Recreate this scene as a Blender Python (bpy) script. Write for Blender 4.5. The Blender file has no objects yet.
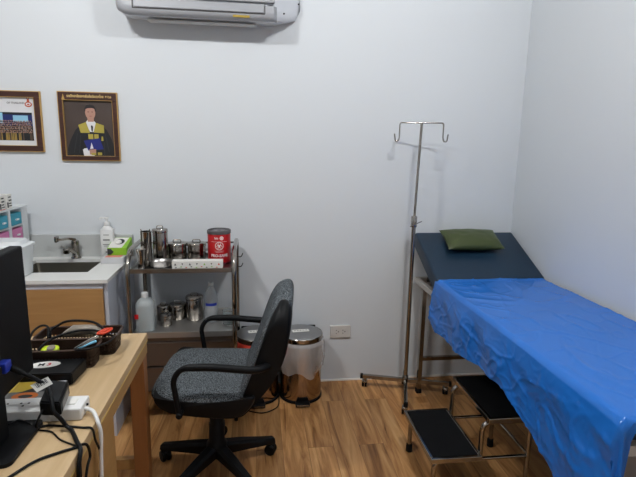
import bpy, bmesh, math, random
from mathutils import Vector, Matrix, noise
random.seed(7)
PI = math.pi
C = bpy.context.scene.collection
WL = {}

# ------------------------------------------------------------------ materials
def lin(c):
    return tuple((x/12.92 if x <= .04045 else ((x+.055)/1.055)**2.4) for x in (v/255 for v in c))

def mat(name, rgb, rough=.5, metal=0., spec=.5, var=.06, scale=12., bump=0., bscale=60., trans=0., ior=1.45, alpha=1., sheen=0., coat=0.):
    m = bpy.data.materials.new(name); m.use_nodes = True
    nt = m.node_tree; b = nt.nodes['Principled BSDF']
    c = lin(rgb)
    tc = nt.nodes.new('ShaderNodeTexCoord')
    nz = nt.nodes.new('ShaderNodeTexNoise'); nz.inputs['Scale'].default_value = scale; nz.inputs['Detail'].default_value = 3
    nt.links.new(tc.outputs['Object'], nz.inputs['Vector'])
    mx = nt.nodes.new('ShaderNodeMix'); mx.data_type = 'RGBA'
    mx.inputs[6].default_value = (*[max(0, v*(1-var)) for v in c], 1)
    mx.inputs[7].default_value = (*[min(1, v*(1+var)) for v in c], 1)
    nt.links.new(nz.outputs['Fac'], mx.inputs[0]); nt.links.new(mx.outputs[2], b.inputs['Base Color'])
    b.inputs['Roughness'].default_value = rough; b.inputs['Metallic'].default_value = metal
    b.inputs['Specular IOR Level'].default_value = spec
    b.inputs['Transmission Weight'].default_value = trans; b.inputs['IOR'].default_value = ior
    b.inputs['Alpha'].default_value = alpha
    b.inputs['Sheen Weight'].default_value = sheen
    b.inputs['Coat Weight'].default_value = coat
    if bump:
        n2 = nt.nodes.new('ShaderNodeTexNoise'); n2.inputs['Scale'].default_value = bscale; n2.inputs['Detail'].default_value = 4
        nt.links.new(tc.outputs['Object'], n2.inputs['Vector'])
        bp = nt.nodes.new('ShaderNodeBump'); bp.inputs['Strength'].default_value = bump; bp.inputs['Distance'].default_value = .005
        nt.links.new(n2.outputs['Fac'], bp.inputs['Height']); nt.links.new(bp.outputs['Normal'], b.inputs['Normal'])
    return m

def wood(name, a, b_, rough=.45, axis='Y', sc=6., contrast=.5):
    m = bpy.data.materials.new(name); m.use_nodes = True
    nt = m.node_tree; b = nt.nodes['Principled BSDF']
    tc = nt.nodes.new('ShaderNodeTexCoord'); mp = nt.nodes.new('ShaderNodeMapping')
    s = {'X': (.5, 8, 8), 'Y': (8, .5, 8), 'Z': (8, 8, .5)}[axis]
    mp.inputs['Scale'].default_value = s
    nz = nt.nodes.new('ShaderNodeTexNoise'); nz.inputs['Scale'].default_value = sc; nz.inputs['Detail'].default_value = 6; nz.inputs['Distortion'].default_value = .6
    cr = nt.nodes.new('ShaderNodeValToRGB')
    cr.color_ramp.elements[0].position = .5-contrast/2; cr.color_ramp.elements[0].color = (*lin(a), 1)
    cr.color_ramp.elements[1].position = .5+contrast/2; cr.color_ramp.elements[1].color = (*lin(b_), 1)
    nt.links.new(tc.outputs['Object'], mp.inputs['Vector']); nt.links.new(mp.outputs['Vector'], nz.inputs['Vector'])
    nt.links.new(nz.outputs['Fac'], cr.inputs['Fac']); nt.links.new(cr.outputs['Color'], b.inputs['Base Color'])
    b.inputs['Roughness'].default_value = rough
    return m

def floor_mat():
    m = bpy.data.materials.new('laminate_floor'); m.use_nodes = True
    nt = m.node_tree; N = nt.nodes.new; L = nt.links.new; b = nt.nodes['Principled BSDF']
    tc = N('ShaderNodeTexCoord')
    mp = N('ShaderNodeMapping'); mp.inputs['Rotation'].default_value = (0, 0, PI/2); mp.inputs['Location'].default_value = (.35, .06, 0)
    L(tc.outputs['Object'], mp.inputs['Vector'])
    bk = N('ShaderNodeTexBrick'); bk.offset = .37; bk.squash = 1
    bk.inputs['Scale'].default_value = 1; bk.inputs['Brick Width'].default_value = 1.2; bk.inputs['Row Height'].default_value = .13
    bk.inputs['Mortar Size'].default_value = .0012; bk.inputs['Mortar Smooth'].default_value = .4; bk.inputs['Bias'].default_value = 0
    bk.inputs['Color1'].default_value = (0, 0, 0, 1); bk.inputs['Color2'].default_value = (1, 1, 1, 1); bk.inputs['Mortar'].default_value = (.5, .5, .5, 1)
    L(mp.outputs['Vector'], bk.inputs['Vector'])
    # grain, shifted per plank
    mul = N('ShaderNodeVectorMath'); mul.operation = 'MULTIPLY'; mul.inputs[1].default_value = (13.7, 5.1, 3.3)
    L(bk.outputs['Color'], mul.inputs[0])
    add = N('ShaderNodeVectorMath'); add.operation = 'ADD'
    L(tc.outputs['Object'], add.inputs[0]); L(mul.outputs[0], add.inputs[1])
    m2 = N('ShaderNodeMapping'); m2.inputs['Scale'].default_value = (8, .75, 1); L(add.outputs[0], m2.inputs['Vector'])
    nz = N('ShaderNodeTexNoise'); nz.inputs['Scale'].default_value = 2.2; nz.inputs['Detail'].default_value = 7; nz.inputs['Roughness'].default_value = .62; nz.inputs['Distortion'].default_value = 1.1
    L(m2.outputs['Vector'], nz.inputs['Vector'])
    cr = N('ShaderNodeValToRGB'); e = cr.color_ramp.elements
    e[0].position = .30; e[0].color = (*lin((98, 58, 28)), 1)
    e[1].position = .78; e[1].color = (*lin((222, 178, 122)), 1)
    x = e.new(.42); x.color = (*lin((162, 112, 64)), 1)
    x = e.new(.58); x.color = (*lin((198, 148, 94)), 1)
    L(nz.outputs['Fac'], cr.inputs['Fac'])
    hs = N('ShaderNodeHueSaturation')
    mr = N('ShaderNodeMapRange'); mr.inputs['To Min'].default_value = .72; mr.inputs['To Max'].default_value = 1.18
    L(bk.outputs['Color'], mr.inputs['Value']); L(mr.outputs['Result'], hs.inputs['Value']); L(cr.outputs['Color'], hs.inputs['Color'])
    mx = N('ShaderNodeMix'); mx.data_type = 'RGBA'; mx.inputs[7].default_value = (*lin((88, 56, 32)), 1)
    fm = N('ShaderNodeMath'); fm.operation = 'MULTIPLY'; fm.inputs[1].default_value = .6
    L(bk.outputs['Fac'], fm.inputs[0]); L(fm.outputs[0], mx.inputs[0]); L(hs.outputs['Color'], mx.inputs[6])
    L(mx.outputs[2], b.inputs['Base Color'])
    b.inputs['Roughness'].default_value = .38; b.inputs['Specular IOR Level'].default_value = .4
    return m

def fabric_mat(name, dark, light, scale=420):
    m = bpy.data.materials.new(name); m.use_nodes = True
    nt = m.node_tree; N = nt.nodes.new; L = nt.links.new; b = nt.nodes['Principled BSDF']
    tc = N('ShaderNodeTexCoord'); nz = N('ShaderNodeTexNoise'); nz.inputs['Scale'].default_value = scale; nz.inputs['Detail'].default_value = 1
    L(tc.outputs['Object'], nz.inputs['Vector'])
    cr = N('ShaderNodeValToRGB'); e = cr.color_ramp.elements
    e[0].position = .40; e[0].color = (*lin(dark), 1); e[1].position = .62; e[1].color = (*lin(light), 1)
    L(nz.outputs['Fac'], cr.inputs['Fac']); L(cr.outputs['Color'], b.inputs['Base Color'])
    b.inputs['Roughness'].default_value = .95; b.inputs['Specular IOR Level'].default_value = .15
    return m

def perforated(name, rgb):
    m = mat(name, rgb, .45)
    return m

M = {}
M['wall'] = mat('painted_wall', (210, 214, 217), .75, var=.012, scale=1.5, bump=.03, bscale=180)
M['ceiling'] = mat('painted_ceiling', (225, 226, 226), .8, var=.01)
M['trimw'] = mat('white_sealant', (236, 232, 226), .5)
M['chrome'] = mat('polished_steel', (158, 153, 146), .13, metal=1, var=.03)
M['steel'] = mat('brushed_steel', (150, 148, 146), .28, metal=1, var=.05, scale=30)
M['steel_dark'] = mat('grey_steel_sheet', (128, 118, 110), .32, metal=.85, var=.05)
M['lid_steel'] = mat('matt_steel', (150, 150, 150), .42, metal=.8, var=.04)
M['black'] = mat('black_plastic', (10, 11, 13), .5, spec=.2, var=.1)
M['black_soft'] = mat('black_rubber', (8, 9, 10), .7, spec=.2, var=.1)
M['black_mat'] = mat('ribbed_rubber_mat', (9, 10, 12), .8, spec=.15, var=.15, scale=40)
M['white'] = mat('white_plastic', (222, 222, 220), .35, var=.02)
M['counter'] = mat('white_worktop_stone', (222, 222, 218), .3, var=.02, scale=60)
M['splash'] = mat('grey_white_stone', (186, 188, 186), .35, var=.02, scale=60)
M['cab_white'] = mat('white_board', (196, 200, 210), .5, var=.02)
M['cab_wood'] = wood('light_wood_board', (158, 116, 68), (172, 130, 80), .5, 'X')
M['desk_top'] = wood('beech_laminate', (180, 152, 112), (196, 169, 130), .42, 'Y', 5)
M['desk_edge'] = wood('beech_edge', (158, 120, 70), (172, 134, 84), .45, 'Y', 5)
M['desk_line'] = mat('pale_beech_line', (206, 176, 104), .45)
M['desk_leg_shaded'] = wood('beech_leg_shaded', (128, 80, 40), (146, 96, 54), .45, 'Z', 5)  # darker, redder beech: shading on the legs put into the colour
M['fabric'] = fabric_mat('speckled_grey_fabric', (16, 19, 22), (112, 118, 122), 290)
M['navy'] = mat('navy_vinyl', (17, 41, 60), .42, var=.05, bump=.05, bscale=300)
M['olive'] = mat('olive_vinyl', (64, 74, 38), .4, var=.06, bump=.05, bscale=300)
M['blue'] = mat('blue_plastic_sheet', (30, 106, 194), .2, var=.04, scale=5, spec=.5)
M['red'] = mat('red_paint', (192, 26, 32), .35, var=.03)
M['red_liner'] = mat('red_plastic_film', (200, 60, 40), .35, alpha=.92)
M['clear_bag'] = mat('clear_film', (228, 222, 218), .14, alpha=.36, spec=1.0, bump=1.0, bscale=28)
M['clear'] = mat('clear_plastic', (226, 230, 232), .12, alpha=.38, spec=.9)
M['glass'] = mat('clear_glass', (235, 240, 240), .03, trans=1, ior=1.3)
M['liquid'] = mat('clear_liquid', (214, 222, 222), .12, alpha=.48, spec=.7)
M['frost'] = mat('frosted_plastic', (236, 240, 241), .4, alpha=.78)
M['cyan'] = mat('turquoise_plastic', (26, 146, 170), .4)
M['pink'] = mat('pink_plastic', (206, 120, 168), .4)
M['mint'] = mat('mint_cloth', (150, 205, 190), .7)
M['green'] = mat('leaf_green_card', (132, 184, 44), .5)
M['gdark'] = mat('dark_print', (40, 44, 46), .6)
M['paper'] = mat('white_card', (222, 220, 214), .6)
M['cream'] = mat('pale_grey_card', (196, 196, 198), .6)
M['salmon'] = mat('salmon_card', (214, 132, 118), .6)
M['bluelabel'] = mat('blue_label', (30, 50, 150), .5)
M['orange'] = mat('orange_red_plastic', (206, 66, 36), .4)
M['orange2'] = mat('orange_print', (204, 112, 50), .5)
M['yellow'] = mat('yellow_print', (216, 184, 70), .5)
M['greyprint'] = mat('grey_print', (110, 108, 106), .5)
M['brown'] = mat('dark_brown_plastic', (62, 44, 34), .45)
M['lime'] = mat('lime_plastic', (190, 214, 40), .4)
M['greyroll'] = mat('grey_beige_wrap', (128, 120, 108), .4)
M['lightblue'] = mat('light_blue_plastic', (120, 190, 220), .35)
M['vga'] = mat('blue_plug_plastic', (30, 50, 150), .4)
M['acw'] = mat('white_shell', (208, 211, 216), .4, var=.01)
M['acg'] = mat('silver_grey_panel', (152, 154, 158), .4, var=.01)
M['acu'] = mat('pale_grey_shell', (196, 197, 196), .5, var=.01)
M['gold'] = mat('gold_edge', (196, 158, 92), .35, metal=.4)
M['frame'] = wood('dark_walnut', (44, 22, 16), (74, 38, 26), .35, 'X', 8)
M['gown'] = mat('print_black', (20, 21, 24), .6)
M['backdrop'] = None
M['skin'] = mat('print_skin', (172, 130, 112), .6)
M['hair'] = mat('print_hair', (22, 18, 18), .6)
M['hood'] = mat('print_yellow', (164, 150, 62), .6)
M['bookblue'] = mat('print_blue', (24, 34, 110), .6)
M['pale'] = mat('print_pale', (214, 214, 216), .6)
M['screenp'] = mat('print_screen_blue', (140, 190, 214), .6)
M['navyp'] = mat('print_navy', (16, 34, 92), .6)
M['emb'] = mat('print_emblem', (176, 74, 40), .6)
M['slot'] = mat('dark_slot', (38, 36, 34), .6)
M['emit'] = bpy.data.materials.new('lamp_diffuser'); M['emit'].use_nodes = True
_b = M['emit'].node_tree.nodes['Principled BSDF']
_b.inputs['Emission Color'].default_value = (.98, .99, 1, 1); _b.inputs['Emission Strength'].default_value = 3.0

def backdrop():
    m = bpy.data.materials.new('portrait_backdrop'); m.use_nodes = True
    nt = m.node_tree; N = nt.nodes.new; L = nt.links.new; b = nt.nodes['Principled BSDF']
    tc = N('ShaderNodeTexCoord'); mp = N('ShaderNodeMapping'); mp.vector_type = 'TEXTURE'
    mp.inputs['Location'].default_value = (-.915, 2.88, 1.62); mp.inputs['Scale'].default_value = (.17, 1, .2)
    L(tc.outputs['Object'], mp.inputs['Vector'])
    g = N('ShaderNodeTexGradient'); g.gradient_type = 'SPHERICAL'; L(mp.outputs['Vector'], g.inputs['Vector'])
    cr = N('ShaderNodeValToRGB'); cr.color_ramp.elements[0].color = (*lin((44, 36, 34)), 1); cr.color_ramp.elements[1].color = (*lin((110, 90, 80)), 1)
    L(g.outputs['Fac'], cr.inputs['Fac']); L(cr.outputs['Color'], b.inputs['Base Color']); b.inputs['Roughness'].default_value = .5
    return m

# ------------------------------------------------------------------ objects
def tag(o, label=None, cat=None, group=None, kind=None):
    if label: o['label'] = label
    if cat: o['category'] = cat
    if group: o['group'] = group
    if kind: o['kind'] = kind
    return o

def thing(name, loc, label, cat, group=None):
    o = bpy.data.objects.new(name, None); C.objects.link(o)
    o.location = loc; o.empty_display_size = .05
    WL[o.name] = Vector(loc)
    return tag(o, label, cat, group)

def obj(name, bm, m, parent=None, smooth=None, label=None, recalc=True):
    if recalc: bmesh.ops.recalc_face_normals(bm, faces=bm.faces)
    if parent is None:
        xs = [v.co for v in bm.verts]
        loc = Vector(((min(c.x for c in xs)+max(c.x for c in xs))/2, (min(c.y for c in xs)+max(c.y for c in xs))/2, min(c.z for c in xs)))
    else:
        loc = WL[parent.name]
    for v in bm.verts: v.co -= loc
    if smooth is not None:
        a = math.radians(smooth)
        for f in bm.faces: f.smooth = True
        for e in bm.edges:
            if len(e.link_faces) == 2:
                e.smooth = e.calc_face_angle(0) < a
    me = bpy.data.meshes.new(name); bm.to_mesh(me); bm.free()
    for x in (m if isinstance(m, (list, tuple)) else [m]): me.materials.append(x)
    o = bpy.data.objects.new(name, me); C.objects.link(o)
    if parent is None: o.location = loc
    else: o.parent = parent
    WL[o.name] = loc.copy()
    if label: o['label'] = label
    return o

def struct(name, bm, m, **k):
    o = obj(name, bm, m, **k); o['kind'] = 'structure'; return o

def B(): return bmesh.new()

def box(bm, x0, x1, y0, y1, z0, z1, bev=0, rot=None, mi=0, seg=2):
    n0 = set(bm.faces)
    c = Vector(((x0+x1)/2, (y0+y1)/2, (z0+z1)/2))
    vs = []
    for z in (z0, z1):
        for x, y in ((x0, y0), (x1, y0), (x1, y1), (x0, y1)):
            vs.append(bm.verts.new((x, y, z)))
    fs = [(0, 3, 2, 1), (4, 5, 6, 7), (0, 1, 5, 4), (1, 2, 6, 5), (2, 3, 7, 6), (3, 0, 4, 7)]
    F = [bm.faces.new([vs[i] for i in f]) for f in fs]
    if bev:
        es = set(e for f in F for e in f.edges)
        bmesh.ops.bevel(bm, geom=list(es), offset=bev, segments=seg, profile=.5, affect='EDGES')
    new = [f for f in bm.faces if f not in n0]
    for f in new: f.material_index = mi
    if rot:
        v = set(x for f in new for x in f.verts)
        bmesh.ops.rotate(bm, verts=list(v), cent=rot[1] if len(rot) > 1 else c, matrix=rot[0])
    return bm

def fillet(pts, r, n=5, closed=False):
    P = [Vector(p) for p in pts]; out = []
    N = len(P)
    for i, p in enumerate(P):
        if not closed and i in (0, N-1): out.append(p); continue
        a, b = P[(i-1) % N], P[(i+1) % N]
        d1, d2 = (a-p), (b-p); l = min(r, d1.length*.49, d2.length*.49)
        s, e = p+d1.normalized()*l, p+d2.normalized()*l
        for k in range(n+1):
            t = k/n; out.append((1-t)**2*s+2*t*(1-t)*p+t*t*e)
    return out

def smooth_path(pts, n=8):
    P = [Vector(p) for p in pts]; out = []
    for i in range(len(P)-1):
        p0, p1, p2, p3 = P[max(i-1, 0)], P[i], P[i+1], P[min(i+2, len(P)-1)]
        for k in range(n):
            t = k/n
            out.append(.5*((2*p1)+(-p0+p2)*t+(2*p0-5*p1+4*p2-p3)*t*t+(-p0+3*p1-3*p2+p3)*t**3))
    out.append(P[-1]); return out

def tube(bm, pts, r, seg=10, closed=False, mi=0, rv=None, sq=None):
    P = [Vector(p) for p in pts]
    P = [p for i, p in enumerate(P) if i == 0 or (p-P[i-1]).length > 1e-6]
    n = len(P); rings = []; up = None
    for i in range(n):
        if closed: t = (P[(i+1) % n]-P[i-1])
        else: t = P[min(i+1, n-1)]-P[max(i-1, 0)]
        t.normalize()
        if up is None:
            up = Vector((0, 0, 1)) if abs(t.z) < .9 else Vector((0, 1, 0))
        up = (up-t*up.dot(t)); up.normalize(); s = t.cross(up)
        rr = rv[i] if rv else r
        ring = []
        if sq:
            for a, b in ((-1, -1), (1, -1), (1, 1), (-1, 1)): ring.append(bm.verts.new(P[i]+s*a*sq[0]+up*b*sq[1]))
        else:
            for k in range(seg):
                a = 2*PI*k/seg; ring.append(bm.verts.new(P[i]+(s*math.cos(a)+up*math.sin(a))*rr))
        rings.append(ring)
    m = len(rings[0])
    for i in range(n if closed else n-1):
        A, Bq = rings[i], rings[(i+1) % n]
        for k in range(m):
            f = bm.faces.new((A[k], A[(k+1) % m], Bq[(k+1) % m], Bq[k])); f.material_index = mi
    if not closed:
        f = bm.faces.new(rings[0][::-1]); f.material_index = mi
        f = bm.faces.new(rings[-1]); f.material_index = mi
    return bm

def lathe(bm, prof, c, seg=32, cap=True, mi=0, axis=None, arc=None):
    c = Vector(c); rings = []
    q = axis.to_track_quat('Z', 'Y') if axis is not None else None
    for r, z in prof:
        ring = []
        for k in range(seg):
            a = 2*PI*k/seg; v = Vector((r*math.cos(a), r*math.sin(a), z))
            if q: v = q @ v
            ring.append(bm.verts.new(c+v))
        rings.append(ring)
    for A, D in zip(rings, rings[1:]):
        for k in range(seg):
            f = bm.faces.new((A[k], A[(k+1) % seg], D[(k+1) % seg], D[k])); f.material_index = mi
    if cap:
        for rg in (rings[0][::-1], rings[-1]):
            f = bm.faces.new(rg); f.material_index = mi
    return bm

def prism(bm, poly, axis, a, b, mi=0):
    def P(u, v, w):
        return {'x': (w, u, v), 'y': (u, w, v), 'z': (u, v, w)}[axis]
    A = [bm.verts.new(P(u, v, a)) for u, v in poly]; D = [bm.verts.new(P(u, v, b)) for u, v in poly]
    n = len(poly); fs = [bm.faces.new(A[::-1]), bm.faces.new(D)]
    for i in range(n): fs.append(bm.faces.new((A[i], A[(i+1) % n], D[(i+1) % n], D[i])))
    for f in fs: f.material_index = mi
    return bm

def flat(bm, poly, y, mi=0):          # printed shape on a wall-parallel sheet
    f = bm.faces.new([bm.verts.new((x, y, z)) for x, z in poly]); f.material_index = mi
    return bm

def ellipse(cx, cz, rx, rz, n=20): return [(cx+rx*math.cos(2*PI*k/n), cz+rz*math.sin(2*PI*k/n)) for k in range(n)]

def cushion(bm, c, U, V, N, hu, hv, tt, tb, n=4, rings=10, seg=56, edge=6, bend=None, mi=0):
    """rounded slab: superellipse outline in U,V, domed by tt along N and tb against it"""
    c, U, V, N = Vector(c), Vector(U).normalized(), Vector(V).normalized(), Vector(N).normalized()
    def pt(rho, th, side):
        cu, su = math.cos(th), math.sin(th)
        u = math.copysign(abs(cu)**(2/n), cu)*rho; v = math.copysign(abs(su)**(2/n), su)*rho
        h = (1-rho**edge)**.5 if rho < 1 else 0
        off = tt*h if side > 0 else -tb*h
        if bend: off += bend(u, v)
        return c+U*u*hu+V*v*hv+N*off
    rho = [math.sin(.5*PI*k/rings) for k in range(1, rings+1)]
    eq = [bm.verts.new(pt(1, 2*PI*k/seg, 1)) for k in range(seg)]
    for side in (1, -1):
        ctr = bm.verts.new(pt(0, 0, side)); prev = None
        for r in rho[:-1]+[1]:
            ring = eq if r == 1 else [bm.verts.new(pt(r, 2*PI*k/seg, side)) for k in range(seg)]
            for k in range(seg):
                k2 = (k+1) % seg
                f = bm.faces.new((ctr, ring[k], ring[k2])) if prev is None else bm.faces.new((prev[k], ring[k], ring[k2], prev[k2]))
                f.material_index = mi
            prev = ring
    return bm

def text_bm(s, size, M4, ext=.0002, align='CENTER'):
    """lettering as mesh; M4 places the text's XY plane"""
    cu = bpy.data.curves.new('lettering', 'FONT'); cu.body = s; cu.size = size; cu.extrude = ext; cu.align_x = align; cu.align_y = 'CENTER'; cu.resolution_u = 2; cu.offset = size*.03
    o = bpy.data.objects.new('lettering', cu); C.objects.link(o)
    dg = bpy.context.evaluated_depsgraph_get()
    me = bpy.data.meshes.new_from_object(o.evaluated_get(dg))
    bpy.data.objects.remove(o); bm = B(); bm.from_mesh(me); bpy.data.meshes.remove(me)
    bpy.data.curves.remove(cu)
    bmesh.ops.transform(bm, matrix=M4, verts=bm.verts)
    return bm
# text facing -Y (towards the room from the back wall)
def face_front(x, y, z): return Matrix.Translation((x, y, z)) @ Matrix.Rotation(PI/2, 4, 'X')
def face_up(x, y, z, rz=0): return Matrix.Translation((x, y, z)) @ Matrix.Rotation(rz, 4, 'Z')

# ------------------------------------------------------------------ room
LAMP_R, LAMP_L = 405, 450
XR, YB, ZC, XL, YF = 1.627, 2.903, 2.90, -2.3, -1.6
struct('floor', box(B(), XL-.1, XR+.1, YF-.1, YB+.1, -.1, 0), floor_mat())
struct('ceiling', box(B(), XL-.1, XR+.1, YF-.1, YB+.1, ZC, ZC+.1), M['ceiling'])
struct('wall_back', box(B(), XL-.1, XR+.1, YB, YB+.1, 0, ZC), M['wall'])
struct('wall_right', box(B(), XR, XR+.1, YF-.1, YB, 0, ZC), M['wall'])
struct('wall_left', box(B(), XL-.1, XL, YF-.1, YB, 0, ZC), M['wall'])
struct('wall_front', box(B(), XL-.1, XR+.1, YF-.1, YF, 0, ZC), M['wall'])
struct('trim_1', box(B(), -.7, XR, YB-.008, YB, 0, .010), M['trimw'])

# ceiling lamps
def ceiling_lamp(x, y, strength, label, r=.032, h=.12):
    t = thing('ceiling_batten', (x, y, ZC-.12), label, 'light', 'ceiling batten lights')
    bm = B(); box(bm, x-h-.03, x+h+.03, y-.03, y+.03, ZC-.035, ZC, .004)
    for sx in (-1, 1): box(bm, x+sx*(h+.012)-.012, x+sx*(h+.012)+.012, y-.022, y+.022, ZC-.11, ZC-.034, .003)
    obj('lamp_base', bm, M['white'], t)
    m = M['emit'].copy(); m.node_tree.nodes['Principled BSDF'].inputs['Emission Strength'].default_value = strength
    obj('light_tube', lathe(B(), [(r*.7, -h), (r, -h+.01), (r, h-.01), (r*.7, h)], (x, y, ZC-.075), 24, axis=Vector((1, 0, 0))), m, t, smooth=60)
ceiling_lamp(.70, 1.10, LAMP_R, 'white ceiling batten with bright tube above the bed side')
ceiling_lamp(-1.0, 1.15, LAMP_L, 'white ceiling batten with bright tube above the desk side')

# ------------------------------------------------------------------ air conditioner
t = thing('air_conditioner', (-.21, 2.8, 2.12), 'white wall air conditioner with silver grey front high on the back wall', 'air conditioner')
def ac_section(x, yf, zb, zt, r): # YZ outline
    return [(x, YB, zt), (x, yf+.05, zt), (x, yf+.01, zt-.03), (x, yf, zt-.08), (x, yf, zb+.055), (x, yf+.004, zb+.02), (x, yf+.02, zb), (x, yf+.05, zb), (x, YB-.03, zb+.004), (x, YB, zb+.012)]
def loft(bm, secs, mi=0, capmi=None):
    R = [[bm.verts.new(p) for p in s] for s in secs]
    n = len(R[0])
    for A, D in zip(R, R[1:]):
        for k in range(n):
            f = bm.faces.new((A[k], A[(k+1) % n], D[(k+1) % n], D[k])); f.material_index = mi
    bm.faces.new(R[0][::-1]); bm.faces.new(R[-1]); return bm
bm = B()
loft(bm, [ac_section(-.70, 2.76, 2.18, 2.43, 0), ac_section(-.69, 2.725, 2.165, 2.44, 0), ac_section(-.65, 2.712, 2.148, 2.44, 0), ac_section(-.3, 2.708, 2.146, 2.44, 0), ac_section(.06, 2.715, 2.146, 2.44, 0), ac_section(.105, 2.73, 2.15, 2.44, 0),
          ac_section(.17, 2.80, 2.165, 2.43, 0), ac_section(.22, 2.85, 2.19, 2.42, 0), ac_section(.245, 2.885, 2.23, 2.40, 0)])
obj('body', bm, M['acw'], t, smooth=50)
bm = B(); # front grey panel wrapped over the lower front
def panel_sec(x, yf=2.70): return [(x, yf+.004, 2.21), (x, yf, 2.19), (x, yf, 2.16), (x, yf+.01, 2.145), (x, yf+.03, 2.139), (x, yf+.035, 2.146), (x, yf+.02, 2.16), (x, yf+.016, 2.21)]
loft(bm, [[(p[0], p[1]+.03, p[2]+.03) for p in panel_sec(-.698)], [(p[0], p[1]+.005, p[2]+.018) for p in panel_sec(-.685)], [(p[0], p[1], p[2]+.004) for p in panel_sec(-.655)], panel_sec(-.635), panel_sec(.07), panel_sec(.095), [(p[0], p[1]+.02, p[2]) for p in panel_sec(.111)]])
obj('lower_panel', bm, M['acg'], t, smooth=50)
obj('upper_panel', box(B(), -.685, .10, 2.692, 2.72, 2.222, 2.43, .006), M['acg'], t)
obj('louver', box(B(), -.605, .045, 2.694, 2.71, 2.172, 2.215, .003), M['acg'], t)
bm = B(); box(bm, -.612, .050, 2.6985, 2.702, 2.166, 2.1705); box(bm, .047, .051, 2.6985, 2.702, 2.17, 2.218); box(bm, -.614, -.609, 2.6985, 2.702, 2.166, 2.218)
obj('louver_seam', bm, M['slot'], t)
obj('energy_sticker', box(B(), -.115, -.03, 2.699, 2.7025, 2.147, 2.158), mat('yellow_sticker', (160, 134, 44), .5), t, label='yellow sticker')
for x, y, z in ((.15, 2.782, 2.195), (.235, 2.872, 2.27)): obj('screw', lathe(B(), [(.004, 0), (.004, .006)], (x, y-.002, z), 10, axis=Vector((.75, -.66, 0))), M['slot'], t)
obj('air_outlet', box(B(), -.56, .0, 2.79, 2.85, 2.134, 2.138), M['acu'], t)

# ------------------------------------------------------------------ framed pictures
def picture_frame(t, x0, x1, z0, z1, w, y=YB):
    bm = B()
    for a in ((x0, x1, z1-w, z1), (x0, x1, z0, z0+w), (x0, x0+w, z0+w, z1-w), (x1-w, x1, z0+w, z1-w)):
        box(bm, a[0], a[1], y-.02, y, a[2], a[3], .002)
    obj('frame', bm, M['frame'], t)
    bm = B(); e = .004
    for a in ((x0-e, x1+e, z1, z1+e), (x0-e, x1+e, z0-e, z0), (x0-e, x0, z0, z1), (x1, x1+e, z0, z1)): box(bm, a[0], a[1], y-.017, y, a[2], a[3])
    g = .002; a0, a1, b0, b1 = x0+w, x1-w, z0+w, z1-w
    for a in ((a0, a1, b1-g, b1), (a0, a1, b0, b0+g), (a0, a0+g, b0+g, b1-g), (a1-g, a1, b0+g, b1-g)): box(bm, a[0], a[1], y-.021, y-.004, a[2], a[3])
    obj('gold_edge', bm, M['gold'], t)
# portrait
x0, x1, z0, z1 = -1.068, -.764, 1.402, 1.767
t = thing('framed_portrait', ((x0+x1)/2, YB-.01, z0), 'framed portrait of a person in black and yellow graduation gown on the wall', 'picture', 'framed pictures on the back wall')
bm = B()
w = .022
for a in ((x0, x1, z1-.040, z1), (x0, x1, z0, z0+w), (x0, x0+w, z0+w, z1-.040), (x1-w, x1, z0+w, z1-.040)): box(bm, a[0], a[1], YB-.02, YB, a[2], a[3], .002)
obj('frame', bm, M['frame'], t)
bm = B(); e = .004
for a in ((x0-e, x1+e, z1, z1+e), (x0-e, x1+e, z0-e, z0), (x0-e, x0, z0, z1), (x1, x1+e, z0, z1)): box(bm, a[0], a[1], YB-.017, YB, a[2], a[3])
a0, a1, b0, b1 = x0+w, x1-w, z0+w, z1-.040; g = .002
for a in ((a0, a1, b1-g, b1), (a0, a1, b0, b0+g), (a0, a0+g, b0+g, b1-g), (a1-g, a1, b0+g, b1-g)): box(bm, a[0], a[1], YB-.021, YB-.004, a[2], a[3])
obj('gold_edge', bm, M['gold'], t)
cap = text_bm('ราชวิทยาลัยแพทย์แห่งประเทศไทย  ๒๕๖๐', .019, face_front(0, YB-.0208, z1-.021))
xs = [v.co.x for v in cap.verts]; sx = .232/(max(xs)-min(xs)); mid = (max(xs)+min(xs))/2
for v in cap.verts: v.co.x = -.905+(v.co.x-mid)*sx
obj('caption', cap, mat('gold_lettering', (214, 184, 120), .4), t, label='gold lettering')
bm = B(); prism(bm, [(x+1.043, z) for x, z in []] or [(-1.049, 1.727), (-1.031, 1.727), (-1.034, 1.735), (-1.037, 1.745), (-1.04, 1.758), (-1.043, 1.745), (-1.046, 1.735)], 'y', YB-.021, YB-.019)
obj('crest', bm, M['gold'], t, label='gold crest')
M['backdrop'] = mat('portrait_backdrop', (66, 54, 48), .5, var=.4, scale=5)
cx = (a0+a1)/2+.008; zz = b0
Y = YB-.006
bm = B()
flat(bm, [(a0, b0), (a1, b0), (a1, b1), (a0, b1)], Y, 0)
def rel(pts): return [(a0+u*(a1-a0), b0+v*(b1-b0)) for u, v in pts]
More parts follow.
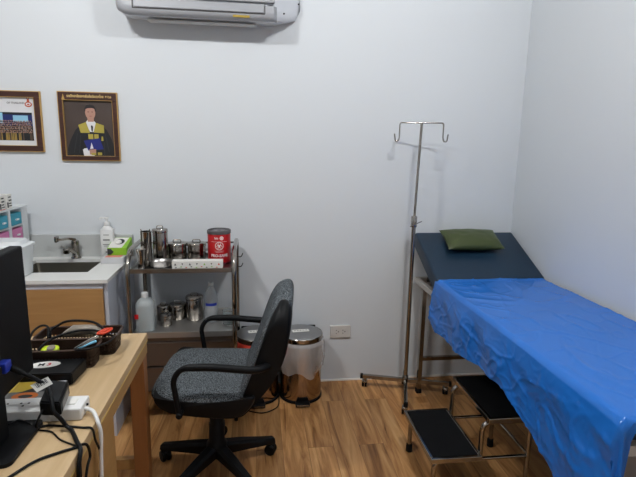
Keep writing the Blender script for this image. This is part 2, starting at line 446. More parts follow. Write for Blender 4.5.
# gown
flat(bm, rel([(.02, .0), (.98, .0), (.99, .12), (.93, .32), (.85, .47), (.76, .55), (.62, .60), (.5, .62), (.38, .59), (.30, .55), (.2, .46), (.10, .30), (.03, .14)]), Y-.0004, 1)
flat(bm, rel([(.42, .60), (.50, .44), (.58, .44), (.63, .60), (.57, .66), (.47, .66)]), Y-.0007, 4)          # shirt
flat(bm, rel([(.525, .55), (.55, .56), (.57, .53), (.555, .44), (.53, .46)]), Y-.0009, 1)                     # tie
flat(bm, rel([(.47, .62), (.59, .62), (.60, .72), (.46, .72)]), Y-.0009, 2)                                   # neck
flat(bm, ellipse(a0+.53*(a1-a0), b0+.785*(b1-b0), .027, .039), Y-.0012, 2)
flat(bm, rel([(.418, .79), (.42, .86), (.455, .912), (.53, .928), (.605, .912), (.642, .86), (.642, .79), (.628, .81), (.618, .85), (.57, .865), (.49, .86), (.442, .845), (.432, .81)]), Y-.0014, 3)
flat(bm, rel([(.27, .56), (.43, .615), (.50, .42), (.31, .42)]), Y-.0012, 5)
flat(bm, rel([(.63, .605), (.79, .56), (.79, .42), (.57, .43)]), Y-.0012, 5)
flat(bm, rel([(.46, .40), (.56, .40), (.56, .31), (.46, .31)]), Y-.0012, 5); flat(bm, rel([(.58, .40), (.67, .40), (.67, .31), (.58, .31)]), Y-.0012, 5)
flat(bm, rel([(.73, .36), (.76, .36), (.765, .28), (.72, .28)]), Y-.0012, 5)
flat(bm, rel([(.35, .0), (.56, .0), (.56, .10), (.42, .15), (.33, .12)]), Y-.0012, 4)                          # cuff
flat(bm, rel([(.34, .04), (.47, .03), (.46, .14), (.36, .14)]), Y-.0013, 4)
flat(bm, rel([(.47, .03), (.60, .03), (.60, .13), (.46, .12)]), Y-.0016, 2)                                     # hand
flat(bm, rel([(.36, .28), (.69, .33), (.76, .13), (.44, .10)]), Y-.0014, 6)                                    # folder
flat(bm, rel([(.48, .13), (.55, .14), (.535, .19), (.515, .25), (.50, .19)]), Y-.0017, 4)
flat(bm, rel([(.50, .02), (.60, .02), (.60, .06), (.50, .06)]), Y-.0017, 5); flat(bm, rel([(.63, .02), (.72, .02), (.72, .07), (.63, .07)]), Y-.0017, 5)
for u in (.49, .57):
    flat(bm, ellipse(a0+u*(a1-a0), b0+.795*(b1-b0), .005, .002, 8), Y-.0014, 3)
gown_fold = [(.14, .06, .24, .42), (.25, .05, .30, .38), (.86, .08, .80, .42), (.76, .02, .77, .26)]
for u0, v0, u1, v1 in gown_fold: flat(bm, rel([(u0, v0), (u0+.018, v0), (u1+.010, v1), (u1, v1)]), Y-.0009, 8)
flat(bm, rel([(.50, .725), (.56, .725), (.55, .715), (.51, .715)]), Y-.0014, 7)
obj('photo_print', bm, [M['backdrop'], M['gown'], M['skin'], M['hair'], M['pale'], M['hood'], M['bookblue'], mat('print_lips', (140, 80, 74), .6), mat('print_fold', (40, 42, 46), .6)], t, recalc=False, label='printed portrait of a person in a gown')
# group photograph
x0, x1, z0, z1 = -1.70, -1.164, 1.447, 1.762
t = thing('framed_group_photo', ((x0+x1)/2, YB-.01, z0), 'framed group photo of a seated crowd on blue stage at left edge', 'picture', 'framed pictures on the back wall')
picture_frame(t, x0, x1, z0, z1, .028)
bm = B(); Y = YB-.006
a0, a1, b0, b1 = x0+.028, x1-.028, z0+.028, z1-.028
flat(bm, [(a0, b0), (a1, b0), (a1, b1), (a0, b1)], Y, 0)
p0, p1, q0, q1 = a0+.025, a1-.020, b0+.028, b0+.178
flat(bm, [(p0, q0), (p1, q0), (p1, q1), (p0, q1)], Y-.0004, 1)
flat(bm, [(p1-.34, q0+.08), (p1, q0+.08), (p1, q1-.012), (p1-.34, q1-.012)], Y-.0006, 2)
flat(bm, [(p1-.098, q0+.100), (p1-.022, q0+.100), (p1-.022, q1-.016), (p1-.098, q1-.016)], Y-.0008, 3)
flat(bm, [(p1-.25, q0+.092), (p1-.150, q0+.092), (p1-.150, q1-.003), (p1-.25, q1-.003)], Y-.0008, 3)
rnd = random.Random(3)
for r in range(9):
    z = q0+.105-r*.0105
    n = 58
    for k in range(n):
        x = p0+.004+(p1-p0-.008)*(k+.5*(r % 2)+rnd.uniform(-.2, .2))/n; zj = z+rnd.uniform(-.0015, .0015)
        if r < 6:
            flat(bm, ellipse(x, zj-.005, .0034, .0045, 6), Y-.001-r*.00004, rnd.choice((5, 1, 7)))
            flat(bm, ellipse(x, zj, .0022, .0030, 6), Y-.00102-r*.00004, 4)
        elif r == 7:
            flat(bm, [(x-.0035, z-.030), (x+.0035, z-.030), (x+.002, z+.010), (x-.002, z+.010)], Y-.0013, rnd.choice((6, 6, 7, 1)))
            flat(bm, ellipse(x, zj+.012, .0024, .0032, 6), Y-.0014, 4)
obj('photo_print', bm, [M['pale'], M['gown'], M['navyp'], M['screenp'], M['skin'], M['greyprint'], mat('print_ochre', (150, 124, 62), .6), mat('print_brown', (84, 66, 52), .6)], t, recalc=False, label='printed photo of a crowd on a stage')
tx = text_bm('OF THAILAND', .014, face_front(-1.29, YB-.0065, 1.702)); obj('caption', tx, M['greyprint'], t)
bm = B(); ex, ez = -1.226, 1.696
flat(bm, ellipse(ex, ez, .019, .014), Y-.0006, 0); flat(bm, ellipse(ex, ez+.001, .013, .008), Y-.0008, 1); flat(bm, [(ex-.008, ez+.010), (ex+.008, ez+.010), (ex+.005, ez+.028), (ex, ez+.052), (ex-.005, ez+.028)], Y-.0008, 0)
flat(bm, ellipse(ex, ez+.036, .008, .010), Y-.0007, 0); flat(bm, ellipse(ex, ez+.036, .0045, .006), Y-.0009, 1); flat(bm, ellipse(ex, ez, .007, .004), Y-.001, 0)
obj('crest', bm, [M['emb'], M['pale']], t, recalc=False, label='orange brown crest')

# ------------------------------------------------------------------ wall socket
t = thing('wall_socket', (.527, YB-.006, .297), 'white double wall socket low on the back wall', 'socket')
obj('cover_plate', box(B(), .462, .592, YB-.012, YB, .298, .380, .003), mat('socket_plastic', (202, 198, 192), .4), t)
for x in (.508, .55):
    bm = B()
    box(bm, x-.010, x-.004, YB-.0135, YB-.0115, .348, .352); box(bm, x-.010, x-.004, YB-.0135, YB-.0115, .328, .332)
    lathe(bm, [(.0035, 0), (.0035, .002)], (x+.006, YB-.0115, .340), 10, axis=Vector((0, -1, 0)))
    obj('outlet', bm, M['slot'], t, label='dark socket holes')

# ------------------------------------------------------------------ sink counter
t = thing('sink_cabinet', (-1.5, 2.64, 0), 'white sided base cabinet with light wood doors under the sink worktop', 'cabinet')
bm = B()
box(bm, -.745, -.727, 2.40, YB-.002, 0, .831); box(bm, XL+.002, XL+.018, 2.40, YB-.002, 0, .831); box(bm, XL+.018, -.745, 2.44, YB, .08, .1); box(bm, XL+.018, -.745, 2.46, 2.475, 0, .08)
box(bm, XL+.018, -.745, 2.385, 2.40, .803, .831)
box(bm, XL+.018, -.745, YB-.014, YB-.002, .1, .83)
obj('carcass', bm, M['cab_white'], t)
for i in range(3):
    a = -.745-.515*i; d = obj('door', box(B(), a-.512, a-.001, 2.38, 2.398, .10, .80, .0015), M['cab_wood'], t)
    h = B(); tube(h, fillet([(a-.47, 2.38, .62), (a-.47, 2.352, .62), (a-.47, 2.352, .74), (a-.47, 2.38, .74)], .012), .005, 8); obj('handle', h, M['steel'], d, smooth=40)
t = thing('worktop', (-1.5, 2.64, .832), 'white stone worktop with grey upstand holding the sink', 'worktop')
bm = B()
sx0, sx1, sy0, sy1 = -1.225, -.857, 2.525, 2.82
box(bm, XL, sx0, 2.372, YB, .832, .85); box(bm, sx1, -.718, 2.372, YB, .832, .85); box(bm, sx0, sx1, 2.372, sy0, .832, .85); box(bm, sx0, sx1, sy1, YB, .832, .85)
bmesh.ops.remove_doubles(bm, verts=bm.verts, dist=1e-5)
obj('slab', bm, M['counter'], t)
obj('upstand', box(B(), XL, -.718, YB-.018, YB, .85, .978), M['splash'], t, label='grey stone upstand along the wall')
t = thing('kitchen_sink', (-1.04, 2.67, .66), 'steel undermount sink basin set in the white worktop', 'sink')
bm = B()
def rrect(x0, x1, y0, y1, r, n=5):
    o = []
    for cx_, cy_, a in ((x1-r, y1-r, 0), (x0+r, y1-r, 90), (x0+r, y0+r, 180), (x1-r, y0+r, 270)):
        for k in range(n+1):
            q = math.radians(a+90*k/n); o.append((cx_+r*math.cos(q), cy_+r*math.sin(q)))
    return o
secs = []
for g_, z, r in ((-.012, .8315, .02), (.0, .8315, .02), (.002, .82, .02), (.012, .69, .04), (.03, .665, .05), (.08, .662, .05)):
    secs.append([bm.verts.new((x, y, z)) for x, y in rrect(sx0+g_, sx1-g_, sy0+g_, sy1-g_, r)])
for A, D in zip(secs, secs[1:]):
    for k in range(len(A)): bm.faces.new((A[k], A[(k+1) % len(A)], D[(k+1) % len(A)], D[k]))
bm.faces.new(secs[-1])
obj('basin', bm, mat('sink_steel', (112, 108, 98), .35, metal=.9), t, smooth=40)
bm = B(); lathe(bm, [(.004, .004), (.03, .003), (.038, 0), (.04, -.01)], (-1.04, 2.67, .665), 24); obj('drain', bm, M['chrome'], t, smooth=40)
t = thing('sink_tap', (-1.0, 2.845, .85), 'chrome lever tap standing behind the sink', 'tap')
fx, fy = -1.022, 2.848
bm = B(); lathe(bm, [(.027, 0.0005), (.027, .006), (.022, .012), (.020, .05), (.021, .07), (.0205, .10), (.010, .108)], (fx, fy, .85), 24); obj('tap_body', bm, M['chrome'], t, smooth=40)
bm = B(); tube(bm, smooth_path([(fx, fy-.01, .880), (fx-.008, fy-.035, .900), (fx-.015, fy-.060, .912), (fx-.020, fy-.075, .915)]), .012, 12); lathe(bm, [(.014, -.024), (.017, -.02), (.017, .002), (.012, .006)], (fx-.021, fy-.078, .917), 16); obj('spout', bm, M['chrome'], t, smooth=40)
bm = B(); tube(bm, smooth_path([(fx+.005, fy, .958), (fx-.03, fy-.012, .966), (fx-.062, fy-.03, .964), (fx-.078, fy-.038, .968)]), .01, 10, sq=(.010, .006)); box(bm, fx-.092, fx-.074, fy-.055, fy-.022, .950, .984, .005); obj('lever', bm, M['chrome'], t, smooth=40)

# soap bottle
t = thing('soap_bottle', (-.83, 2.85, .85), 'white square pump soap bottle against the wall beside tissue box', 'bottle')
bm = B(); box(bm, -.880, -.810, 2.825, 2.875, .8505, 1.02, .008, seg=3); lathe(bm, [(.03, 1.018), (.022, 1.03), (.014, 1.036), (.014, 1.045)], (-.845, 2.85, 0), 20); obj('bottle_body', bm, M['white'], t, smooth=45)
bm = B(); lathe(bm, [(.016, 1.043), (.016, 1.058), (.006, 1.06), (.005, 1.075), (.012, 1.076), (.012, 1.084)], (-.845, 2.85, 0), 16); tube(bm, [(-.845, 2.85, 1.081), (-.874, 2.845, 1.083), (-.882, 2.843, 1.076)], .005, 8); obj('pump', bm, M['white'], t, smooth=45)
bm = B()
for z, w_, h in ((.985, .03, .004), (.955, .036, .007), (.930, .040, .004), (.922, .03, .003), (.885, .016, .007)): box(bm, -.845-w_/2, -.845+w_/2, 2.8243, 2.826, z, z+h)
obj('label_print', bm, M['greyprint'], t)
# tissue box
t = thing('tissue_box', (-.78, 2.82, .886), 'green and white tissue box lying on the worktop corner by the trolley', 'box')
tx0, tx1, ty0, ty1 = -.822, -.720, 2.752, 2.880
def slope(y): return .926+(y-ty0)/(ty1-ty0)*.036
bm = B(); prism(bm, [(ty0, .8862), (ty1, .8862), (ty1, slope(ty1)), (ty0, slope(ty0))], 'x', tx0, tx1); obj('carton', bm, M['green'], t)
def topquad(bm, pts, dz=.0006):
    bm.faces.new([bm.verts.new((x, y, slope(y)+dz)) for x, y in pts]); return bm
obj('printed_top', topquad(B(), [(tx0+.003, ty0+.003), (tx1-.026, ty0+.003), (tx1-.012, ty1-.004), (tx0+.003, ty1-.004)]), M['paper'], t, label='white printed top', recalc=False)
bm = B(); box(bm, tx0, tx0+.018, ty0-.0008, ty0+.001, .889, .922); prism(bm, [(tx0+.018, .889), (tx0+.034, .905), (tx0+.018, .922)], 'y', ty0-.0008, ty0+.001); obj('corner_print', bm, M['gdark'], t)
obj('opening', topquad(B(), [(-.773+.026*math.cos(a*PI/10), 2.826+.034*math.sin(a*PI/10)) for a in range(20)], .0012), M['gdark'], t, recalc=False)
bm = B(); cushion(bm, (-.778, 2.815, .946), (1, .2, 0), (0, 1, .3), (0, -.3, 1), .018, .022, .010, .001, 2, 5, 20); obj('tissue', bm, M['paper'], t, smooth=60)
# small carton before it
t = thing('small_carton', (-.785, 2.76, .85), 'flat white and salmon carton lying under the green tissue box', 'box')
obj('carton', box(B(), -.842, -.722, 2.695, 2.85, .8505, .8852, .0015), M['cream'], t)
obj('printed_top', box(B(), -.825, -.738, 2.702, 2.75, .8852, .8858), M['salmon'], t, label='salmon printed top')

# drawer organiser
t = thing('drawer_organiser', (-1.36, 2.69, .85), 'frosted desktop organiser with turquoise and pink drawers on the worktop', 'organiser')
ox0, ox1, oy0, oy1 = -1.50, -1.262, 2.53, 2.845
bm = B(); th = .004
box(bm, ox0, ox1, oy0, oy0+th, .851, 1.150); box(bm, ox0, ox1, oy1-th, oy1, .851, 1.150); box(bm, ox0, ox0+th, oy0+th, oy1-th, .851, 1.150)
box(bm, ox0, ox1+.004, oy0, oy1, 1.148, 1.156)
for k in range(4): box(bm, ox0+th, ox1, oy0+th, oy1-th, (.851, .892, .974, 1.056)[k], (.855, .896, .978, 1.060)[k])
box(bm, ox0+th, ox1, 2.640, 2.662, .855, 1.148); box(bm, ox0+th, ox1, 2.785, 2.841, .855, 1.148)
obj('organiser_body', bm, M['frost'], t)
for k in range(1, 4):
    for j in range(2):
        ya, yb = (oy0+.010, 2.634) if j == 0 else (2.668, 2.780)
        z = .818+k*.082
        bm = B(); box(bm, ox0+.03, ox1-.001, ya, yb, z, z+.062, .002)
        d = obj('drawer', bm, (M['cyan'] if k == 3 or k == 1 else M['pink']), t, label='turquoise drawer' if k in (1, 3) else 'pink drawer')
        obj('drawer_knob', box(B(), ox1-.001, ox1+.008, (ya+yb)/2-.012, (ya+yb)/2+.012, z+.024, z+.032, .001), M['frost'], d)
for i, (y_, lab) in enumerate(((2.572, 'white medicine carton with black print on the organiser, nearer the room'), (2.645, 'white medicine carton with black edge on the organiser, nearer the wall'))):
    t = thing('medicine_carton', (-1.30, y_+.03, 1.157), lab, 'box', 'small cartons on the organiser')
    obj('carton', box(B(), -1.34, -1.265, y_, y_+.052, 1.1565, 1.230, .001), M['paper'], t)
    bm = B(); box(bm, -1.2655, -1.2645, y_+.002, y_+.016, 1.162, 1.19); box(bm, -1.2655, -1.2645, y_+.02, y_+.048, 1.195, 1.202); box(bm, -1.2655, -1.2645, y_+.02, y_+.045, 1.18, 1.186); box(bm, -1.2655, -1.2645, y_+.02, y_+.05, 1.168, 1.173); box(bm, -1.2655, -1.2645, y_+.018, y_+.044, 1.212, 1.218)
    obj('printed_label', bm, M['gdark'], t)
    if i == 0: obj('bottom_band', box(B(), -1.2652, -1.2643, y_, y_+.052, 1.1568, 1.161), M['salmon'], t, label='salmon printed band')
# frosted food box
t = thing('storage_tub', (-1.25, 2.45, .85), 'clear frosted lidded tub with mint cloth inside beside the sink', 'tub')
bm = B(); secs = []
for g_, z, r in ((.02, .852, .02), (.012, .853, .02), (.0, .995, .03), (.0, 1.0, .03), (.005, 1.0, .03), (.005, .995, .03), (.015, .858, .02)):
    secs.append([bm.verts.new((x, y, z)) for x, y in rrect(-1.34+g_, -1.108-g_, 2.40+g_, 2.56-g_, r)])
for A, D in zip(secs, secs[1:]):
    for k in range(len(A)): bm.faces.new((A[k], A[(k+1) % len(A)], D[(k+1) % len(A)], D[k]))
bm.faces.new(secs[0][::-1]); bm.faces.new(secs[-1])
obj('tub_body', bm, M['frost'], t, smooth=40)
bm = B(); secs = []
for g_, z, r in ((-.006, .995, .03), (-.006, 1.004, .03), (.0, 1.008, .03), (.014, 1.01, .03), (.022, 1.028, .03)):
    secs.append([bm.verts.new((x, y, z)) for x, y in rrect(-1.34+g_, -1.108-g_, 2.40+g_, 2.56-g_, r)])
for A, D in zip(secs, secs[1:]):
    for k in range(len(A)): bm.faces.new((A[k], A[(k+1) % len(A)], D[(k+1) % len(A)], D[k]))
bm.faces.new(secs[-1]); bm.faces.new(secs[0][::-1])
obj('lid', bm, M['frost'], t, smooth=40)
bm = B(); cushion(bm, (-1.225, 2.48, .972), (1, 0, 0), (0, 1, 0), (0, 0, 1), .085, .055, .012, .10, 4, 6, 28); obj('folded_cloth', bm, M['mint'], t, smooth=60, label='mint folded cloth')

# ------------------------------------------------------------------ steel trolley
TX0, TX1, TY0, TY1 = -.652, -.118, 2.48, 2.855
t = thing('instrument_trolley', (-.38, 2.67, 0), 'steel instrument trolley with two shelves and drawers against the back wall', 'trolley')
for x in (TX0, TX1):
    bm = B(); tube(bm, fillet([(x, TY0, .10), (x, TY0, .885), (x, TY0+.075, .957), (x, TY1, .957), (x, TY1, .10)], .06), .0125, 12); obj('side_frame', bm, M['chrome'], t, smooth=40)
def shelf(zs, rim_lo, rim_hi):
    bm = B(); box(bm, TX0+.012, TX1-.012, TY0, TY1, zs-.004, zs)
    for a in ((TX0+.012, TX1-.012, TY0-.002, TY0+.004), (TX0+.012, TX1-.012, TY1-.004, TY1+.002), (TX0+.012, TX0+.018, TY0, TY1), (TX1-.018, TX1-.012, TY0, TY1)): box(bm, *a, rim_lo, rim_hi, .001)
    return bm
obj('top_shelf', shelf(.862, .850, .873), M['steel'], t)
obj('lower_shelf', shelf(.522, .500, .531), mat('steel_wall_reflection', (196, 194, 190), .36, metal=.9, var=.03), t)  # steel paler than the top shelf: wall reflection put into its colour
bm = B(); tube(bm, [(TX0, TY1, .935), (TX1, TY1, .935)], .005, 8); obj('guard_rail', bm, M['chrome'], t, smooth=40)
bm = B()
box(bm, TX0+.014, TX0+.02, TY0+.01, TY1, .20, .50); box(bm, TX1-.02, TX1-.014, TY0+.01, TY1, .20, .50); box(bm, TX0+.02, TX1-.02, TY1-.006, TY1, .20, .50); box(bm, TX0+.02, TX1-.02, TY0+.01, TY1, .194, .20); box(bm, TX0+.02, TX1-.02, TY0+.006, TY0+.02, .48, .499)
obj('drawer_casing', bm, M['steel_dark'], t)
for z0_, z1_ in ((.345, .474), (.205, .335)):
    bm = B(); box(bm, TX0+.022, TX1-.022, TY0-.002, TY0+.016, z0_, z1_, .002)
    box(bm, TX0+.03, TX1-.03, TY0+.016, TY1-.03, z0_+.01, z0_+.014); box(bm, TX0+.022, TX1-.022, TY0-.006, TY0-.001, z1_-.006, z1_-.001)
    d = obj('drawer', bm, M['steel_dark'], t)
    xm = -.355; zm = (z0_+z1_)/2+.01
    bm = B(); box(bm, xm-.055, xm+.055, TY0-.004, TY0-.002, zm-.02, zm+.02, .0005); box(bm, xm-.05, xm+.05, TY0-.012, TY0-.004, zm+.006, zm+.016, .002); obj('handle', bm, M['steel'], d)
for x in (TX0, TX1):
    for y in (TY0, TY1):
        bm = B(); lathe(bm, [(.011, .105), (.011, .115), (.018, .10), (.018, .092), (.008, .09), (.008, .08)], (x, y, 0), 14, mi=0)
        box(bm, x-.013, x-.010, y-.012, y+.024, .04, .088, mi=0); box(bm, x+.010, x+.013, y-.012, y+.024, .04, .088, mi=0); box(bm, x-.013, x+.013, y-.012, y+.016, .082, .09)
        lathe(bm, [(.02, -.0105), (.040, -.009), (.0415, -.005), (.0415, .005), (.040, .009), (.02, .0105)], (x, y+.012, .0417), 20, axis=Vector((1, 0, 0)), mi=1)
        lathe(bm, [(.006, -.015), (.006, .015)], (x, y+.012, .0417), 10, axis=Vector((1, 0, 0)), mi=0)
        obj('caster', bm, [M['chrome'], M['black_soft']], t, smooth=40)
for zz_ in (.90, .845): obj('side_hook', tube(B(), smooth_path([(TX1+.0, 2.62, zz_+.005), (TX1+.03, 2.62, zz_), (TX1+.042, 2.62, zz_+.02)], 5), .003, 6), M['slot'], t, smooth=40)

def canister(name, x, y, z, r, h, label, cat, group, knob=True, m=None, clamp=True):
    t = thing(name, (x, y, z), label, cat, group); z += .0006
    bm = B(); lathe(bm, [(r*.95, 0), (r, .004), (r, h-.02), (r*.985, h-.018)], (x, y, z), 32); obj('canister_body', bm, m or M['chrome'], t, smooth=40)
    bm = B(); lathe(bm, [(r*1.04, h-.02), (r*1.05, h-.018), (r*1.05, h-.006), (r*.98, h-.001), (r*.5, h+.003), (r*.1, h+.004)], (x, y, z), 32)
    l = obj('lid', bm, m or M['chrome'], t, smooth=40)
    if knob:
        bm = B(); tube(bm, fillet([(x-r*.4, y, z+h), (x-r*.4, y, z+h+.014), (x+r*.4, y, z+h+.014), (x+r*.4, y, z+h)], .006), .0028, 8)
        obj('lid_handle', bm, M['chrome'], l, smooth=40)
    return t
ZT, ZL = .862, .522
G1, G2 = 'steel canisters on the trolley top shelf', 'steel pots on the trolley lower shelf'
# forceps jar with forceps
t = thing('forceps_jar', (-.60, 2.60, ZT), 'narrow steel forceps jar with forceps at left of trolley top', 'jar')
x, y = -.578, 2.60
bm = B(); lathe(bm, [(.026, .0006), (.028, .003), (.028, .18), (.030, .185), (.026, .185), (.026, .006), (.001, .006)], (x, y, ZT), 28, cap=False); bm.faces.new([v for v in bm.verts[:28]][::-1]); obj('jar_body', bm, M['chrome'], t, smooth=40)
t = thing('steel_forceps', (-.60, 2.60, ZT+.01), 'pair of long steel forceps standing in the narrow jar', 'forceps')
for s in (-1, 1):
    bm = B(); tube(bm, smooth_path([(x-.003*s, y, ZT+.012), (x+.004*s, y-.004, ZT+.10), (x+.016*s, y-.008, ZT+.175), (x+.023*s, y-.012, ZT+.198)]), .003, 8)
    obj('arm', bm, M['chrome'], t, smooth=40)
# small jug in front
t = thing('steel_cup', (-.605, 2.535, ZT), 'small steel cup in front of the forceps jar on trolley top', 'cup')
bm = B(); lathe(bm, [(.017, .0006), (.019, .004), (.016, .06), (.021, .10), (.024, .104), (.0145, .062), (.0165, .008), (.001, .007)], (-.590, 2.525, ZT), 28, cap=False); bm.faces.new([v for v in bm.verts[:28]][::-1])
obj('cup_body', bm, M['chrome'], t, smooth=40)
canister('cotton_canister', -.522, 2.68, ZT, .040, .185, 'tall steel canister with lid on the trolley top shelf', 'canister', G1)
canister('steel_canister', -.442, 2.735, ZT, .052, .098, 'low wide steel canister on trolley top beside the tall canister', 'canister', G1)
canister('steel_canister', -.336, 2.735, ZT, .050, .098, 'low wide steel canister on trolley top beside the red can', 'canister', G1)
t = thing('red_lidded_cup', (-.262, 2.745, ZT), 'small dark red cup squeezed between steel canister and red can', 'cup')
bm = B(); lathe(bm, [(.013, .0006), (.015, .07), (.014, .082), (.001, .083)], (-.262, 2.78, ZT), 20); obj('cup_body', bm, mat('dark_red_plastic', (120, 24, 36), .4), t, smooth=40)
# steel tray
t = thing('kidney_dish', (-.50, 2.56, ZT), 'shallow steel kidney dish at the front of the trolley top', 'dish')
def kidney(s, z):
    o = []
    for k in range(36):
        a = 2*PI*k/36; r = 1-.28*math.exp(-((math.degrees(a)-270)/40)**2)
        o.append((-.505+.066*s*math.cos(a), 2.575+.048*s*r*math.sin(a), z))
    return o
bm = B(); rr = [[bm.verts.new(p) for p in kidney(s, ZT+z)] for s, z in ((.72, .0006), (.80, .006), (.95, .03), (1.02, .033), (.93, .03), (.78, .008), (.5, .003))]
for A, D in zip(rr, rr[1:]):
    for k in range(36): bm.faces.new((A[k], A[(k+1) % 36], D[(k+1) % 36], D[k]))
bm.faces.new(rr[0][::-1]); bm.faces.new(rr[-1]); obj('dish_body', bm, M['steel'], t, smooth=40)
# instrument strip box
t = thing('instrument_strip_box', (-.32, 2.53, ZT), 'long white card box with coloured marks at trolley front edge', 'box')
obj('box_body', box(B(), -.437, -.178, 2.512, 2.56, ZT+.0006, ZT+.042, .001), M['paper'], t)
bm = B(); 
for i in range(7):
    xx = -.425+i*.037
    prism(bm, [(xx, ZT+.020), (xx+.011, ZT+.020), (xx+.0055, ZT+.031)] if i % 2 == 0 else [(xx, ZT+.03), (xx+.009, ZT+.03), (xx+.0045, ZT+.021)], 'y', 2.5112, 2.513, mi=(0, 0, 0, 0, 1, 0, 2)[i])
for i in range(9):
    xx = -.42+i*.026; box(bm, xx, xx+.008, 2.5112, 2.513, ZT+.006+.004*(i % 2), ZT+.010+.004*(i % 2), mi=i % 3)
obj('printed_marks', bm, [M['gdark'], M['green'], M['orange']], t, label='dark, green and orange printed marks')
# red biohazard can
cx_, cy_, cr_ = -.205, 2.665, .062
t = thing('biohazard_can', (cx_, cy_, ZT), 'red can with white biohazard print at right of trolley top', 'can')
z = ZT+.0006
bm = B(); lathe(bm, [(cr_*.97, 0), (cr_, .003), (cr_, .165)], (cx_, cy_, z), 48); obj('can_body', bm, M['red'], t, smooth=40)
bm = B(); lathe(bm, [(cr_*1.03, .162), (cr_*1.04, .165), (cr_*1.04, .178), (cr_*.98, .182), (cr_*.9, .180), (cr_*.88, .172), (.04, .171), (.036, .178), (.012, .178), (.01, .172)], (cx_, cy_, z), 48); obj('lid', bm, mat('charcoal_lid', (84, 82, 84), .45), t, smooth=40)
obj('bottom_rim', lathe(B(), [(cr_*1.01, 0), (cr_*1.02, .002), (cr_*1.02, .01), (cr_*1.0, .011)], (cx_, cy_, z), 48), mat('dark_red_rim', (110, 18, 26), .4), t, smooth=40)
face_a = math.atan2(-cy_, -cx_)   # towards the room
def wrap(bm, zc, r=cr_+.0006):
    for v in bm.verts:
        a = face_a+v.co.x/cr_; v.co = Vector((cx_+(r+v.co.z)*math.cos(a), cy_+(r+v.co.z)*math.sin(a), z+zc+v.co.y))
    return bm
white_print = mat('white_print', (232, 226, 222), .5)
bm = B()
I4 = Matrix.Identity(4)
def addt(bm, s, size, dx, dy):
    b2 = text_bm(s, size, Matrix.Translation((dx, dy, 0)) @ I4); me = bpy.data.meshes.new('x'); b2.to_mesh(me); b2.free(); bm.from_mesh(me); bpy.data.meshes.remove(me)
addt(bm, 'bio', .016, -.015, .143-.165+.0)
bm2 = wrap(bm, .165)
obj('maker_lettering', bm2, white_print, t)
bm = B(); addt(bm, 'PRO-SAVE', .021, 0, 0); bmesh.ops.subdivide_edges(bm, edges=[e for e in bm.edges if e.calc_length() > .006], cuts=2)
obj('name_lettering', wrap(bm, .047), white_print, t, label='white lettering')
def disc2(bm, cx0, cy0, r0, r1, a0=0, a1=2*PI, n=24):
    vs = []
    for k in range(n+1):
        a = a0+(a1-a0)*k/n; vs.append((bm.verts.new((cx0+r0*math.cos(a), cy0+r0*math.sin(a), 0)), bm.verts.new((cx0+r1*math.cos(a), cy0+r1*math.sin(a), 0))))
    for p, q in zip(vs, vs[1:]): bm.faces.new((p[0], q[0], q[1], p[1]))
bm = B(); disc2(bm, 0, 0, .0195, .0225)
for k in range(3):
    a = PI/2+k*2*PI/3; ox_, oy_ = .0085*math.cos(a), .0085*math.sin(a)
    disc2(bm, ox_, oy_, .0052, .0082, a+.5, a+2*PI-.5)
disc2(bm, 0, 0, .003, .0055)
obj('biohazard_symbol', wrap(bm, .101), white_print, t, label='white biohazard symbol')
bm = B(); disc2(bm, .013, -.022, .0001, .0105); obj('maker_disc', wrap(bm, .165, cr_+.0004), white_print, t, label='white disc')
bm = B(); disc2(bm, .013, -.022, .004, .0055); obj('disc_print', wrap(bm, .165, cr_+.0008), M['red'], t)
bm = B()
for w_, zc_ in ((.088, .124), (.050, .073), (.04, .067)):
    vs = [(bm.verts.new((-w_/2+w_*k/12, zc_-.0006, 0)), bm.verts.new((-w_/2+w_*k/12, zc_+.0006, 0))) for k in range(13)]
    for p, q in zip(vs, vs[1:]): bm.faces.new((p[0], q[0], q[1], p[1]))
obj('printed_lines', wrap(bm, 0), white_print, t)

# lower shelf
canister('steel_pot', -.525, 2.70, ZL, .034, .085, 'small steel pot on the lower shelf behind the plastic bottle', 'pot', G2)
canister('steel_pot', -.494, 2.61, ZL, .030, .068, 'smallest steel pot at the front of the lower trolley shelf', 'pot', G2)
canister('steel_pot', -.448, 2.72, ZL, .046, .088, 'medium steel pot with lid in the middle of the lower shelf', 'pot', G2)
canister('steel_pot', -.352, 2.70, ZL, .047, .138, 'tallest steel pot on the lower shelf left of the water bottle', 'pot', G2)
t = thing('alcohol_bottle', (-.59, 2.53, ZL), 'clear plastic bottle of liquid with white cap at left of lower shelf', 'bottle')
bx, by = -.589, 2.555
def sqlathe(bm, prof, cx_, cy_, n=4, seg=40):
    R_ = []
    for r, z_ in prof:
        R_.append([bm.verts.new((cx_+math.copysign(abs(math.cos(2*PI*k/seg))**(2/n), math.cos(2*PI*k/seg))*r, cy_+math.copysign(abs(math.sin(2*PI*k/seg))**(2/n), math.sin(2*PI*k/seg))*r, z_)) for k in range(seg)])
    for A, D in zip(R_, R_[1:]):
        for k in range(seg): bm.faces.new((A[k], A[(k+1) % seg], D[(k+1) % seg], D[k]))
    bm.faces.new(R_[0][::-1]); bm.faces.new(R_[-1]); return bm
obj('bottle_body', sqlathe(B(), [(.044, ZL+.0008), (.048, ZL+.006), (.048, ZL+.135), (.046, ZL+.148), (.034, ZL+.168), (.017, ZL+.178), (.015, ZL+.186)], bx, by, 3.2), M['liquid'], t, smooth=40)
bm = B(); lathe(bm, [(.018, .180), (.0185, .182), (.018, .203), (.015, .206)], (bx, by, ZL), 24); obj('cap', bm, M['white'], t, smooth=40)
obj('label_print', box(B(), bx-.046, bx-.026, by-.0494, by-.0486, ZL+.075, ZL+.10), M['red'], t, label='red printed mark')
